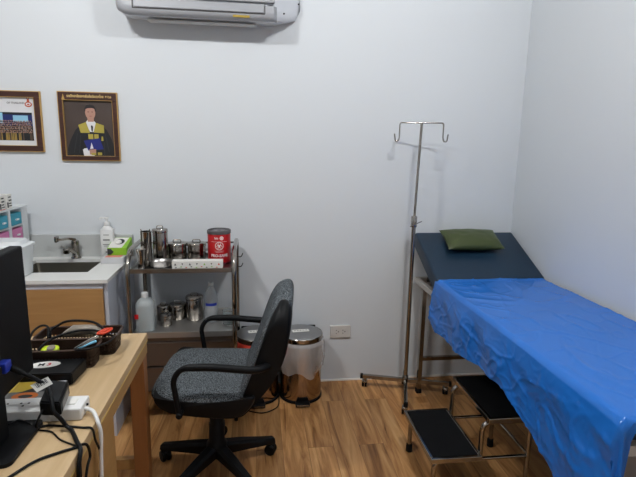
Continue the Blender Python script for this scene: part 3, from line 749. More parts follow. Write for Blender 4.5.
t = thing('water_bottle', (-.25, 2.71, ZL), 'clear water bottle with blue label on the lower trolley shelf', 'bottle')
bx, by = -.256, 2.66
bm = B(); lathe(bm, [(.034, .0008), (.038, .006), (.039, .03), (.036, .036), (.039, .045), (.039, .085), (.039, .12), (.038, .145), (.033, .165), (.020, .19), (.013, .20), (.013, .21)], (bx, by, ZL), 32); obj('bottle_body', bm, M['clear'], t, smooth=40)
bm = B(); lathe(bm, [(.015, .208), (.015, .225), (.013, .227)], (bx, by, ZL), 20); obj('cap', bm, M['frost'], t, smooth=40)
bm = B(); lathe(bm, [(.0396, .098), (.0396, .114)], (bx, by, ZL), 40, cap=False); 
dl = [v for v in bm.verts if (Vector((v.co.x-bx, v.co.y-by)).normalized().dot(Vector((.09, -1)).normalized())) < .55]; bmesh.ops.delete(bm, geom=dl, context='VERTS')
obj('label_band', bm, M['bluelabel'], t, smooth=40, label='blue label')
t = thing('glass_beaker', (-.165, 2.63, ZL), 'small clear glass beaker at right of lower trolley shelf', 'beaker')
bm = B(); lathe(bm, [(.028, .0008), (.031, .004), (.031, .08), (.033, .083), (.0295, .08), (.0295, .008), (.001, .007)], (-.158, 2.60, ZL), 32, cap=False); bm.faces.new([v for v in bm.verts[:32]][::-1]); obj('beaker_body', bm, M['glass'], t, smooth=40)

# ------------------------------------------------------------------ pedal bins
def pedal_bin(x, y, label, bag, baglab):
    t = thing('pedal_bin', (x, y, 0), label, 'bin', 'steel pedal bins by the back wall')
    bm = B(); lathe(bm, [(.122, .018), (.124, .02), (.124, .345), (.122, .35)], (x, y, 0), 48); obj('bin_body', bm, mat('bin_steel', (172, 152, 132), .12, metal=1), t, smooth=40)
    bm = B(); lathe(bm, [(.126, .001), (.129, .004), (.129, .016), (.125, .02)], (x, y, 0), 48); obj('base_ring', bm, M['black_soft'], t, smooth=40)
    bm = B(); lathe(bm, [(.127, .376), (.129, .378), (.129, .400), (.126, .404)], (x, y, 0), 48, cap=False); obj('lid_band', bm, M['chrome'], t, smooth=30)
    bm = B(); lathe(bm, [(.1275, .401), (.120, .407), (.08, .413), (.03, .416), (.001, .4165)], (x, y, 0), 48, cap=False); l = obj('lid', bm, M['lid_steel'], t, smooth=40)
    rz = Matrix.Rotation(.12, 3, 'Z')
    obj('lid_label', box(B(), x-.055, x+.045, y-.030, y+.008, .4166, .4180, rot=(rz,)), M['paper'], l, label='white paper label')
    bm = B()
    for i in range(5): box(bm, x-.045+i*.017, x-.034+i*.017, y-.016+i*.002, y-.008+i*.002, .4180, .4183)
    obj('label_print', bm, M['greyprint'], l)
    bm = B(); box(bm, x-.10, x+.10, y+.118, y+.132, .36, .40, .004); obj('hinge', bm, M['black'], t)
    bm = B(); prism(bm, [(x-.03, .045), (x+.03, .045), (x+.045, .006), (x-.045, .006)], 'y', y-.128, y-.12, 0); box(bm, x-.042, x+.042, y-.165, y-.125, .006, .022, .004); box(bm, x-.036, x+.036, y-.167, y-.163, .012, .020, mi=1)
    obj('pedal', bm, [M['black'], M['chrome']], t)
    # liner folded over the rim
    bm = B(); seg = 120; rings = []
    for j, (dr, z_) in enumerate(((.0, .352), (.003, .374), (.009, .372), (.013, .350), (.016, .325), (.018, .30), (.018, .275), (.013, .25), (.008, .23))):
        ring = []
        for k in range(seg):
            a = 2*PI*k/seg; q = max(0, j-1)/7; c1, c2 = math.cos(a), math.sin(a)
            n1 = noise.noise(Vector((c1*3, c2*3, z_*14+x*7))); n2 = max(0, 1-abs(noise.noise(Vector((c1*5+z_*12, c2*5-z_*16, x*5))))*7)
            sag = q*q*(.045*noise.noise(Vector((c1*1.4, c2*1.4, x*3+2)))+.012*math.sin(a*5+1))
            r = .1255+dr+q*.012*n1+min(q*3, 1)*.006*n2
            ring.append(bm.verts.new((x+r*c1, y+r*c2, z_-sag-(bag[1]*q*q))))
        rings.append(ring)
    for A, D in zip(rings, rings[1:]):
        for k in range(seg): bm.faces.new((A[k], A[(k+1) % seg], D[(k+1) % seg], D[k]))
    obj('bin_liner', bm, bag[0], t, smooth=70, label=baglab)
pedal_bin(.262, 2.745, 'steel pedal bin with clear plastic liner right of the office chair', (M['clear_bag'], .03), 'clear plastic liner')
pedal_bin(.002, 2.755, 'steel pedal bin with red liner mostly hidden behind the office chair', (M['red_liner'], -.02), 'red plastic liner')

# ------------------------------------------------------------------ IV stand
px_, py_ = .917, 2.725
t = thing('drip_stand', (px_, py_, 0), 'tall chrome drip stand with two hooks beside the examination bed', 'drip stand')
bm = B(); tube(bm, [(px_, py_, .07), (px_, py_, 1.08)], .0125, 16); obj('lower_pole', bm, M['chrome'], t, smooth=40)
bm = B(); tube(bm, [(px_, py_, 1.07), (px_+.014, py_, 1.64)], .0075, 14); obj('upper_pole', bm, M['chrome'], t, smooth=40)
bm = B(); lathe(bm, [(.0175, 1.045), (.018, 1.047), (.018, 1.105), (.015, 1.11)], (px_, py_, 0), 20)
k = obj('clamp_collar', bm, M['chrome'], t, smooth=40)
bm = B(); tube(bm, [(px_-.030, py_-.022, 1.050), (px_+.038, py_-.028, 1.082)], .003, 8); tube(bm, [(px_, py_-.012, 1.065), (px_+.004, py_-.03, 1.066)], .005, 8); obj('clamp_screw', bm, M['chrome'], k, smooth=40)
tx_ = px_+.014; tc_ = Vector((math.cos(math.radians(-14)), math.sin(math.radians(-14)), 0))
for s in (-1, 1):
    bm = B(); zt = 1.642; w_ = .122
    tube(bm, fillet([Vector((tx_, py_, 0))+tc_*s*a+Vector((0, 0, b)) for a, b in ((0, zt), (w_, zt), (w_, zt-.085), (w_+.006, zt-.103), (w_+.022, zt-.103), (w_+.028, zt-.062))], .014), .004, 10)
    obj('hook', bm, M['chrome'], t, smooth=40)
ang = math.radians(-16.7); d1 = Vector((math.cos(ang), math.sin(ang), 0)); d2 = Vector((math.sin(ang), -math.cos(ang), 0)); cc = Vector((px_-.01, py_, .075))
cc = Vector((px_, py_, .075))
for p, q in ((cc-d1*.275, cc+d1*.275), (cc-d2*.10, cc+d2*.305)):
    bm = B(); tube(bm, [p, q], .01, sq=(.011, .011)); o = obj('base_bar', bm, M['chrome'], t)
    d = (q-p).normalized()
    for e_, s in ((p, -1), (q, 1)):
        bm = B(); tube(bm, [e_-d*s*.01, e_+d*s*.006], .012, sq=(.0125, .0125)); obj('end_cap', bm, M['black_soft'], o)
for p in (cc-d1*.25, cc+d1*.25, cc+d2*.28, cc-d2*.085):
    bm = B(); lathe(bm, [(.006, .064), (.006, .05), (.012, .05), (.012, .046)], (p.x, p.y, 0), 12)
    for s in (-1, 1): lathe(bm, [(.008, -.007), (.023, -.006), (.0245, -.003), (.0245, .003), (.023, .006), (.008, .007)], (p.x+.006*0+s*.009*d1.x, p.y+.012+s*.009*d1.y, .0247), 16, axis=d1.copy(), mi=1)
    cushion(bm, (p.x, p.y+.010, .036), d1, (-d1.y, d1.x, 0), (0, 0, 1), .018, .024, .016, .006, 2.4, 5, 18)
    obj('caster', bm, [M['chrome'], M['black_soft']], t, smooth=40)
bm = B(); lathe(bm, [(.017, .06), (.018, .062), (.018, .105), (.014, .11)], (px_, py_, 0), 18); obj('base_socket', bm, M['chrome'], t, smooth=40)

# ------------------------------------------------------------------ examination bed
BX0, BX1, BY0, BY1, BZ = .985, 1.605, 1.076, 2.47, .785
t = thing('examination_bed', (1.29, 1.96, 0), 'examination bed with raised navy headrest along the right wall', 'bed')
LB = [(x, y) for x in (BX0+.012, BX1-.03) for y in (1.16, 2.70)]
for x, y in LB:
    bm = B(); tube(bm, [(x, y, .02), (x, y, .69)], .01, sq=(.0125, .0125)); l = obj('leg', bm, M['chrome'], t)
    bm = B(); box(bm, x-.017, x+.017, y-.017, y+.017, .0005, .028, .004); obj('foot_cap', bm, M['black_soft'], l)
for y in (1.16, 2.70): obj('cross_bar', box(B(), BX0+.02, BX1-.04, y-.011, y+.011, .215, .237), M['chrome'], t)
railm = mat('grey_white_steel', (186, 182, 176), .35, metal=.3)
bm = B()
for x in (BX0+.012, BX1-.03): box(bm, x-.014, x+.014, 1.09, 2.86, .672, .704, .002)
for y in (1.10, 2.50, 2.85): box(bm, BX0+.026, BX1-.044, y-.012, y+.012, .672, .704)
obj('rail_frame', bm, railm, t, label='grey white steel rails')
bm = B(); tube(bm, [(BX0+.07, 2.80, .69), (BX0+.07, 2.74, .80)], .008, sq=(.01, .006)); tube(bm, [(BX1-.09, 2.80, .69), (BX1-.09, 2.74, .80)], .008, sq=(.01, .006)); box(bm, BX0+.04, BX0+.10, 2.66, 2.68, .70, .722); box(bm, BX0+.04, BX0+.10, 2.56, 2.58, .70, .722)
obj('headrest_support', bm, M['slot'], t)
bm = B(); box(bm, BX0+.014, BX1, BY0+.026, BY1, .705, BZ-.004, .014, seg=4); obj('mattress', bm, M['navy'], t, smooth=50)
tl = math.atan2(.19, .40)
R3 = Matrix.Rotation(tl, 3, 'X')
bm = B(); L_ = .455
box(bm, BX0-.002, BX1+.017, 2.475, 2.475+L_, BZ-.085, BZ+.005, .012, rot=(R3, Vector((1.29, 2.475, BZ+.005))), seg=4); obj('headrest', bm, M['navy'], t, smooth=50)

# olive pillow
un = Vector((0, -math.sin(tl), math.cos(tl))); uv = Vector((0, math.cos(tl), math.sin(tl)))
base = Vector((0, 2.475, BZ+.005))
pc = Vector((1.290, 0, 0))+base+uv*.318+un*.042
def pil(bm):
    n = 28; hu, hv = .176, .096; grid = {}
    for side in (1, -1):
        for i in range(n+1):
            for j in range(n+1):
                u, v = -1+2*i/n, -1+2*j/n
                if side == -1 and (i in (0, n) or j in (0, n)): grid[side, i, j] = grid[1, i, j]; continue
                h = (max(0, (1-u**2))**.42)*(max(0, (1-v**2))**.42)
                pin = 1-.05*(1-abs(u)**2)*abs(v)**6; pin2 = 1-.05*(1-abs(v)**2)*abs(u)**6
                w = .004*noise.noise(Vector((u*3, v*3, side)))*h
                p = pc+Vector((1, 0, 0))*u*hu*pin2+uv*v*hv*pin+un*(side*.038*h+w)
                grid[side, i, j] = bm.verts.new(p)
        for i in range(n):
            for j in range(n): bm.faces.new((grid[side, i, j], grid[side, i+1, j], grid[side, i+1, j+1], grid[side, i, j+1]))
    return bm
tag(obj('pillow', pil(B()), M['olive'], smooth=60), 'small olive green vinyl pillow lying on the navy headrest', 'pillow')

# blue sheet ---------------------------------------------------------------
def hem(y):
    K = [(1.05, .50), (1.20, .40), (1.30, .325), (1.46, .265), (1.56, .225), (1.65, .20), (1.86, .215), (2.13, .245), (2.40, .25), (2.50, .22)]
    if y <= K[0][0]: return K[0][1]
    for (a, p), (b, q) in zip(K, K[1:]):
        if y <= b:
            k_ = (y-a)/(b-a); return p+(q-p)*k_
    return K[-1][1]
def sheet():
    bm = B(); NU, NV, NF = 90, 260, 44
    top_z = BZ+.003; g = {}
    Ex, Ey, Er = BX0+.005, BY0+.016, .008
    # s: across; negative hangs on the left side. t: along; negative hangs at the foot
    S = [-1+k/NF for k in range(NF)]+[(k/NU) for k in range(NU+1)]
    footlen = .06
    Tn = 16
    T = [-1+k/Tn for k in range(Tn)]+[k/NV for k in range(NV+1)]
    for i, sv in enumerate(S):
        for j, tv in enumerate(T):
            y = Ey+max(tv, 0)*(2.495-Ey)
            if sv >= 0: s = sv*(BX1+.0-Ex)
            else: s = sv*hem(y if tv >= 0 else Ey)
            fl = .035+.345*max(0, 1-max(s, 0)/.022) if sv >= 0 else .38
            tt = (tv*fl) if tv < 0 else (y-Ey)
            # ruffles
            nz = noise.noise(Vector((s*5, tt*3.5, .3)))
            if sv >= 0 and tv >= 0:
                e = min(s, tt, .03)/.03
                crease = .0030*max(0, 1-abs(noise.noise(Vector((s*3.0+tt*1.2, tt*2.6-s*1.5, 2.1))))*7)*e
                crease += .0028*max(0, 1-abs(noise.noise(Vector((s*5.+tt*3, tt*2.-s*3, 7.1))))*14)*e+.0022*max(0, 1-abs(noise.noise(Vector((s*9-tt*5, tt*5+s*3, 17.1))))*14)*e
                p = Vector((Ex+s, Ey+tt, top_z+.003*nz*e+crease))
                d = min(s, Er)  # rounded edge
                if s < Er: p.z -= Er*(1-math.sqrt(max(0, 1-((Er-s)/Er)**2)))*.9
                if tt < Er: p.z -= Er*(1-math.sqrt(max(0, 1-((Er-tt)/Er)**2)))*.6
                if tt > 2.45-Ey: p.z += .002
            elif sv < 0 and tv >= 0:
                dd = -s; k = min(1, dd/.10)
                fold = math.sin((y*15+dd*9+3*noise.noise(Vector((y*2.2, dd*3, 5)))))
                f2 = noise.noise(Vector((y*7+dd*9, dd*7-y*2, 9)))
                r1 = max(0, 1-abs(noise.noise(Vector((y*4+dd*5, dd*6-y*2, 4))))*6)
                r2 = max(0, 1-abs(noise.noise(Vector((y*7-dd*7, dd*9+y*4, 14))))*12)
                r3 = max(0, 1-abs(noise.noise(Vector((y*13+dd*16, dd*13-y*6, 24))))*10)
                out = .010+min(dd, .07)*.16+k*(.006*fold+.010*f2+.004*r1+.005*r2+.003*r3)+dd*.05
                p = Vector((Ex-max(out, .004), Ey+tt, top_z-Er*.9-dd+.008*k*noise.noise(Vector((y*9, dd*5, 1)))))
                p.y += k*.012*noise.noise(Vector((y*6, dd*6, 3)))
            elif sv >= 0 and tv < 0:
                dd = -tt
                p = Vector((Ex+s, Ey-.010-.006*math.sin(s*30)*min(1, dd/.04), top_z-Er*.6-dd))
            else:
                a = -s; b = -tt; r = math.sqrt(a*a+b*b); phi = math.atan2(b, a)
                off = r*(.05+.20*math.sin(phi*1.0)**2*math.cos(phi)+.06*math.sin(phi*6))
                out = .012+min(1, a/.1)*(.010*math.sin(Ey*15+a*9)*.5)
                p = Vector((Ex-(out+off*.8)*math.cos(phi), Ey-(.010+off*.8)*math.sin(phi), top_z-Er*.8-r*.97))
            g[i, j] = bm.verts.new(p)
    for i in range(len(S)-1):
        for j in range(len(T)-1):
            bm.faces.new((g[i, j], g[i+1, j], g[i+1, j+1], g[i, j+1]))
    return bm
o = obj('bed_sheet', sheet(), M['blue'], smooth=80)
tag(o, 'shiny blue plastic sheet draped over the examination bed', 'sheet')

# ------------------------------------------------------------------ step stool
t = thing('step_stool', (.96, 1.95, 0), 'two step chrome stool with black rubber treads beside the bed', 'step stool')
for x0_, x1_, z_ in ((.728, .955, .205), (.972, 1.192, .378)):
    bm = B(); y0_, y1_ = 1.765, 2.16
    for a in ((x0_, x1_, y0_, y0_+.014), (x0_, x1_, y1_-.014, y1_), (x0_, x0_+.014, y0_+.014, y1_-.014), (x1_-.014, x1_, y0_+.014, y1_-.014)): box(bm, *a, z_-.022, z_+.002, .003)
    box(bm, x0_+.014, x1_-.014, y0_+.014, y1_-.014, z_-.018, z_-.006)
    s_ = obj('step', bm, M['chrome'], t)
    obj('rubber_tread', box(B(), x0_+.013, x1_-.013, y0_+.013, y1_-.013, z_-.004, z_+.003, .001), M['black_mat'], s_, label='black rubber tread')
for y in (1.80, 2.125):
    bm = B(); r_ = .0105
    tube(bm, fillet([(.755, y, .03), (.755, y, .172), (.93, y, .172)], .04), r_, 12)
    tube(bm, fillet([(.962, y, .178), (.962, y, .344), (1.05, y, .344)], .06, 8), r_, 12)
    tube(bm, fillet([(1.05, y, .344), (1.185, y, .344), (1.185, y, .03)], .04), r_, 12)
    tube(bm, [(.93, y, .172), (1.185, y, .172)], .008, 10)
    obj('side_frame', bm, M['chrome'], t, smooth=40)
for x_ in (.968, 1.185): obj('cross_bar', tube(B(), [(x_, 1.80, .176), (x_, 2.125, .176)], .008, 10), M['chrome'], t, smooth=40)
for x in (.755, 1.185):
    for y in (1.80, 2.125):
        bm = B(); lathe(bm, [(.014, .0005), (.016, .003), (.0155, .04), (.012, .044)], (x, y, 0), 16); obj('rubber_foot', bm, M['black_soft'], t, smooth=40)

# ------------------------------------------------------------------ office chair
hx, hy = -.19, 2.09
t = thing('office_chair', (hx, hy, 0), 'swivel office chair in speckled grey fabric with black armrests', 'chair')
bm = B(); lathe(bm, [(.045, .075), (.048, .08), (.048, .135), (.036, .15), (.034, .235), (.030, .24), (.030, .37)], (hx, hy, 0), 28); obj('column', bm, M['black'], t, smooth=40)
for k in range(5):
    a = math.radians(18+72*k); d = Vector((math.cos(a), math.sin(a), 0)); s = Vector((-d.y, d.x, 0)); h0 = Vector((hx, hy, 0))
    bm = B(); R_ = []
    for l, w_, zt_, zb_ in ((.03, .028, .137, .080), (.12, .026, .122, .076), (.22, .022, .100, .068), (.275, .019, .090, .062), (.285, .014, .082, .062)):
        P = h0+d*l
        R_.append([bm.verts.new(P+s*w_*u+Vector((0, 0, z_))) for u, z_ in ((-1, zb_), (-1, zt_-.012), (-.6, zt_), (.6, zt_), (1, zt_-.012), (1, zb_))])
    for A, D in zip(R_, R_[1:]):
        for q in range(6): bm.faces.new((A[q], A[(q+1) % 6], D[(q+1) % 6], D[q]))
    bm.faces.new(R_[0][::-1]); bm.faces.new(R_[-1]); obj('base_leg', bm, M['black'], t, smooth=35)
    P = h0+d*.265; cdir = Vector((math.cos(a+.9), math.sin(a+.9), 0))
    bm = B(); tube(bm, [P+Vector((0, 0, .065)), P+Vector((0, 0, .05))], .007, 10)
    for u in (-1, 1): lathe(bm, [(.012, -.010), (.024, -.009), (.0275, -.004), (.0275, .004), (.024, .009), (.012, .010)], P+cdir*u*.013+Vector((0, 0, .028)), 20, axis=cdir.copy())
    cushion(bm, P+Vector((0, 0, .040)), cdir, (-cdir.y, cdir.x, 0), (0, 0, 1), .010, .022, .016, .004, 2.5, 4, 16)
    obj('caster', bm, M['black'], t, smooth=40)
bm = B(); box(bm, hx-.11, hx+.10, hy-.08, hy+.08, .365, .392, .006); tube(bm, [(hx+.02, hy-.07, .375), (hx+.03, hy-.20, .372)], .006, 8); obj('tilt_plate', bm, M['black'], t)
def profile_loft(bm, outline, cx_, cz_, yc, hw, n=26, rnd=.10, pw=.5, shrink=.5):
    """XZ side outline lofted across Y, rounded off towards both ends"""
    R_ = []
    for i in range(n+1):
        u = -math.cos(PI*i/n); d = max(0, (abs(u)-(1-rnd/hw))/(rnd/hw)); k = math.sqrt(max(0, 1-d*d))**pw
        k = shrink+(1-shrink)*k
        R_.append([bm.verts.new((cx_(x, z)+(x-cx_(x, z))*k, yc+u*hw, cz_(x, z)+(z-cz_(x, z))*k)) for x, z in outline])
    m = len(outline)
    for A, D in zip(R_, R_[1:]):
        for q in range(m): bm.faces.new((A[q], A[(q+1) % m], D[(q+1) % m], D[q]))
    bm.faces.new(R_[0][::-1]); bm.faces.new(R_[-1]); return bm
YC = 2.095
def dense(pts, n=6):
    P = smooth_path([(x, 0, z) for x, z in pts]+[(pts[0][0], 0, pts[0][1])], n)[:-1]
    return [(p.x, p.z) for p in P]
# one-piece black plastic shell: pan under the seat
pan = dense([(-0.410, .500), (-0.406, .470), (-0.378, .440), (-0.318, .418), (-0.188, .402), (-0.068, .398), (-0.018, .420), (0.017, .47), (0.012, .50), (-0.048, .488), (-0.188, .478), (-0.318, .486)])
bm = profile_loft(B(), pan, lambda x, z: -.19, lambda x, z: .465, YC, .258, rnd=.11, shrink=.80); obj('seat_shell', bm, M['black'], t, smooth=60)
bm = B(); cushion(bm, (-.198, YC, .474), (1, 0, 0), (0, 1, 0), (0, 0, 1), .236, .257, .034, .018, 5.0, 12, 80, 7, bend=lambda u, v: .012*max(0, -u)**4-.010*max(0, -u)**8); obj('seat', bm, M['fabric'], t, smooth=60)
# back shell, deep at the sides
bk = dense([(0.108, .876), (0.138, .880), (0.158, .845), (0.154, .76), (0.130, .655), (0.082, .555), (0.020, .470), (-0.040, .405), (-0.090, .402), (-0.060, .455), (-0.030, .520), (0.002, .610), (0.038, .722), (0.074, .83)])
def hwid(z): return 1
def back_loft(bm, outline, hw, zt, rc, n=30, sh=.9):
    """side outline across Y with the top corners rounded by pulling the upper part down at the ends"""
    R_ = []; z0_ = .42
    for i in range(n+1):
        u = -math.cos(PI*i/n); y = u*hw; d = max(0, (abs(y)-(hw-rc))/rc); drop = rc*(1-math.sqrt(max(0, 1-d*d)))*.85
        e = max(0, (abs(u)-.93)/.07); kk = 1-(1-sh)*e*e
        ring = []
        for x, z in outline:
            f_ = max(0, (z-z0_)/(zt-z0_)); zz_ = z-drop*f_**1.5; xx_ = x-drop*f_**1.5*.28
            c0 = -.025+(zz_-.42)*.33
            ring.append(bm.verts.new((c0+(xx_-c0)*kk+.02*0, YC+y, zz_)))
        R_.append(ring)
    m = len(outline)
    for A, D in zip(R_, R_[1:]):
        for q in range(m): bm.faces.new((A[q], A[(q+1) % m], D[(q+1) % m], D[q]))
    bm.faces.new(R_[0][::-1]); bm.faces.new(R_[-1]); return bm
obj('back_shell', back_loft(B(), bk, .236, .875, .11, n=48, sh=.95), M['black'], t, smooth=60)
fb = dense([(0.116, .894), (0.142, .898), (0.158, .884), (0.162, .85), (0.150, .79), (0.120, .80), (0.090, .80), (0.040, .66), (-0.005, .55), (-0.045, .475), (-0.065, .480), (-0.035, .555), (-0.006, .635), (0.026, .735), (0.058, .825), (0.088, .875)])
obj('backrest', back_loft(B(), fb, .222, .90, .15, n=48, sh=.93), M['fabric'], t, smooth=60)
for y, s in ((1.812, -1), (2.372, 1)):
    xf = -.286
    bm = B(); pts = fillet([(xf, y, .435), (xf-.022, y, .590), (xf+.015, y, .640), (-.16, y, .643), (.02, y, .628), (.065, y-s*.055, .622)], .045, 6)
    n_ = len(pts); rv = [.0115+.004*min(1, max(0, (p.x-xf-.01)/.05)) if p.z > .6 else .0115 for p in pts]
    tube(bm, pts, .014, 14, rv=rv)
    tube(bm, [(xf, y, .438), (xf+.004, y-s*.05, .44)], .011, 12)
    a_ = obj('armrest', bm, M['black'], t, smooth=40)
    bm = B(); lathe(bm, [(.013, 0), (.013, .012), (.010, .016)], (xf, y, .438), 14, axis=Vector((0, s, 0))); obj('knob', bm, M['black'], a_, smooth=40)

for o_ in C.objects:
    if o_.parent is not None and o_.parent.name == 'office_chair' and o_.name.split('.')[0] in ('seat', 'seat_shell', 'backrest', 'back_shell', 'armrest', 'tilt_plate'): o_.rotation_euler = (0, 0, math.radians(-5))

# ------------------------------------------------------------------ desk
DX1, DY1, DX0, DY0 = -.440, 1.920, -1.16, .62
t = thing('wooden_desk', (-.8, 1.27, 0), 'light beech wooden desk carrying the black monitor, baskets and cables', 'desk')
obj('top', box(B(), DX0, DX1, DY0, DY1, .722, .75, .002), M['desk_top'], t)
bm = B(); box(bm, DX1-.022, DX1, DY0+.001, DY1-.001, .716, .722, mi=0)
box(bm, DX0+.001, DX1-.022, DY1-.022, DY1-.001, .716, .722); obj('edge_line', bm, M['desk_line'], t, label='pale line under the top')
bm = B(); box(bm, DX1-.024, DX1-.003, DY0+.01, DY1-.005, .668, .716); box(bm, DX0+.01, DX1-.024, DY1-.026, DY1-.005, .668, .716); box(bm, DX0+.01, DX0+.03, DY0+.01, DY1-.026, .668, .716); box(bm, DX0+.03, DX1-.024, DY0+.01, DY0+.03, .668, .716); obj('apron', bm, M['desk_edge'], t)
for x in (DX0+.005, DX1-.062):
    for y in (DY0+.01, DY1-.067):
        obj('leg', box(B(), x, x+.057, y, y+.060, 0.0005, .668, .003), M['desk_leg_shaded'], t)
for y_ in (DY1-.05, DY0+.025): obj('stretcher', box(B(), DX0+.062, DX1-.062, y_, y_+.028, .175, .222, .002), M['desk_edge'], t)
bm = B(); box(bm, -.468, -.448, .70, 1.455, .10, .668, .002); obj('side_panel', bm, M['desk_edge'], t)

ZD = .75
# monitor seen from behind
t = thing('computer_monitor', (-.68, 1.17, ZD), 'large black flat monitor seen from behind on the desk', 'monitor')
bm = B(); box(bm, -.728, -.690, .80, 1.508, .805, 1.196, .006, seg=3); obj('screen_housing', bm, M['black'], t)
obj('screen', box(B(), -.730, -.7275, .812, 1.496, .822, 1.184), mat('dark_screen', (8, 9, 11), .15), t)
bm = B(); box(bm, -.70, -.672, 1.02, 1.30, .86, 1.06, .01, seg=3); p_ = obj('rear_housing', bm, M['black'], t)
bm = B(); prism(bm, [(1.115, .762), (1.207, .762), (1.207, .95), (1.12, .95)], 'x', -.672, -.628); obj('stand_neck', bm, M['black'], t)
bm = B(); prism(bm, rrect(-.87, -.574, 1.09, 1.285, .018), 'z', ZD+.0005, ZD+.010); o_ = obj('stand_base', bm, M['black'], t)

# router box
rzb = Matrix.Rotation(math.radians(1), 3, 'Z')
t = thing('black_device_box', (-.66, 1.53, ZD), 'flat black device box with white oval sticker on the desk', 'device')
bm = B(); prism(bm, [(-.79, 1.490), (-.574, 1.488), (-.566, 1.599), (-.79, 1.601)], 'z', ZD+.004, ZD+.043); bmesh.ops.bevel(bm, geom=bm.edges[:], offset=.003, segments=2, affect='EDGES'); obj('housing', bm, M['black'], t)
bm = B(); 
for x, y in ((-.77, 1.505), (-.59, 1.502), (-.585, 1.58), (-.77, 1.58)): lathe(bm, [(.008, .0003), (.008, .005)], (x, y, ZD), 12)
obj('rubber_foot', bm, M['black_soft'], t)
bm = B(); prism(bm, [(-.680+.046*math.cos(a*PI/14), 1.557+.024*math.sin(a*PI/14)+.004*math.cos(a*PI/14)) for a in range(28)], 'z', ZD+.043, ZD+.0436); st = obj('oval_sticker', bm, M['paper'], t, label='white oval sticker')
obj('sticker_lettering', text_bm('M', .026, face_up(-.690, 1.556, ZD+.0438, .1)), M['gdark'], st)
obj('sticker_lettering', text_bm('3', .026, face_up(-.667, 1.558, ZD+.0438, .1)), mat('red_lettering', (190, 40, 60), .5), st)

# magazine / boxed book
t = thing('manual_booklet', (-.65, 1.42, ZD), 'yellow and grey printed booklet between device box and power strip', 'booklet')
bm = B(); prism(bm, [(-.765, 1.372), (-.586, 1.372), (-.586, 1.486), (-.765, 1.486)], 'z', ZD+.0005, ZD+.021); obj('pages', bm, M['gdark'], t)
bm = B(); z_ = ZD+.0212
def up(bm, pts, z, mi): bm.faces.new([bm.verts.new((x, y, z)) for x, y in pts]).material_index = mi
up(bm, [(-.764, 1.373), (-.587, 1.373), (-.587, 1.485), (-.764, 1.485)], z_, 0)
up(bm, [(-.763, 1.415), (-.62, 1.43), (-.61, 1.484), (-.763, 1.484)], z_+.0002, 1)
up(bm, [(-.70, 1.415), (-.66, 1.45), (-.645, 1.476), (-.62, 1.476), (-.62, 1.42)], z_+.0003, 2)
up(bm, [(-.665, 1.45), (-.645, 1.472), (-.625, 1.47), (-.63, 1.445)], z_+.0004, 5)
up(bm, [(-.672+.036*math.cos(a*PI/10), 1.395+.022*math.sin(a*PI/10)) for a in range(20)], z_+.0005, 3)
up(bm, [(-.670+.020*math.cos(a*PI/10), 1.393+.010*math.sin(a*PI/10)) for a in range(20)], z_+.0006, 2)
up(bm, [(-.625+.02*math.cos(a*PI/10), 1.468+.014*math.sin(a*PI/10)) for a in range(20)], z_+.0005, 3)
up(bm, [(-.612, 1.44), (-.588, 1.44), (-.588, 1.484), (-.612, 1.484)], z_+.0005, 4)
obj('printed_cover', bm, [M['greyprint'], M['yellow'], M['gdark'], M['orange2'], M['cream'], M['gdark']], t, recalc=False, label='yellow, grey and orange cover')

# power strip
t = thing('power_strip', (-.60, 1.31, ZD), 'white multi socket power strip lying across the desk', 'power strip')
bm = B(); box(bm, -.82, -.480, 1.283, 1.358, ZD+.0005, ZD+.036, .004, seg=3); obj('strip_housing', bm, M['white'], t)
for xx in (-.755, -.695, -.640, -.58):
    bm = B()
    for dx, dy in ((-.010, .006), (.010, .006), (0, -.008)): lathe(bm, [(.0035, 0), (.0035, .0008)], (xx+dx, 1.320+dy, ZD+.0357), 8)
    obj('socket', bm, M['slot'], t, label='dark socket holes')
obj('switch', box(B(), -.522, -.502, 1.306, 1.334, ZD+.035, ZD+.0395, .001), M['paper'], t)
obj('warning_lamp', lathe(B(), [(.004, 0), (.003, .005)], (-.4805, 1.330, ZD+.022), 8, axis=Vector((1, 0, 0))), M['black'], t)
# power adapter
t = thing('power_adapter', (-.58, 1.32, ZD+.036), 'black power adapter block plugged into the white power strip', 'adapter')
bm = B(); prism(bm, [(-.570, 1.252), (-.514, 1.243), (-.536, 1.366), (-.594, 1.378)], 'z', ZD+.038, ZD+.078); bmesh.ops.bevel(bm, geom=bm.edges[:], offset=.004, segments=2, affect='EDGES'); obj('adapter_body', bm, M['black'], t)
bm = B(); box(bm, -.585, -.581, 1.312, 1.318, ZD+.030, ZD+.043); box(bm, -.567, -.563, 1.312, 1.318, ZD+.030, ZD+.043); obj('prong', bm, M['steel'], t)
bm = B(); v_ = [(-.5165, 1.262, ZD+.046), (-.5315, 1.345, ZD+.046), (-.5315, 1.345, ZD+.070), (-.5165, 1.262, ZD+.070)]; bm.faces.new([bm.verts.new((x+.0006, y, z)) for x, y, z in v_]); obj('rating_label', bm, M['greyprint'], t, recalc=False)

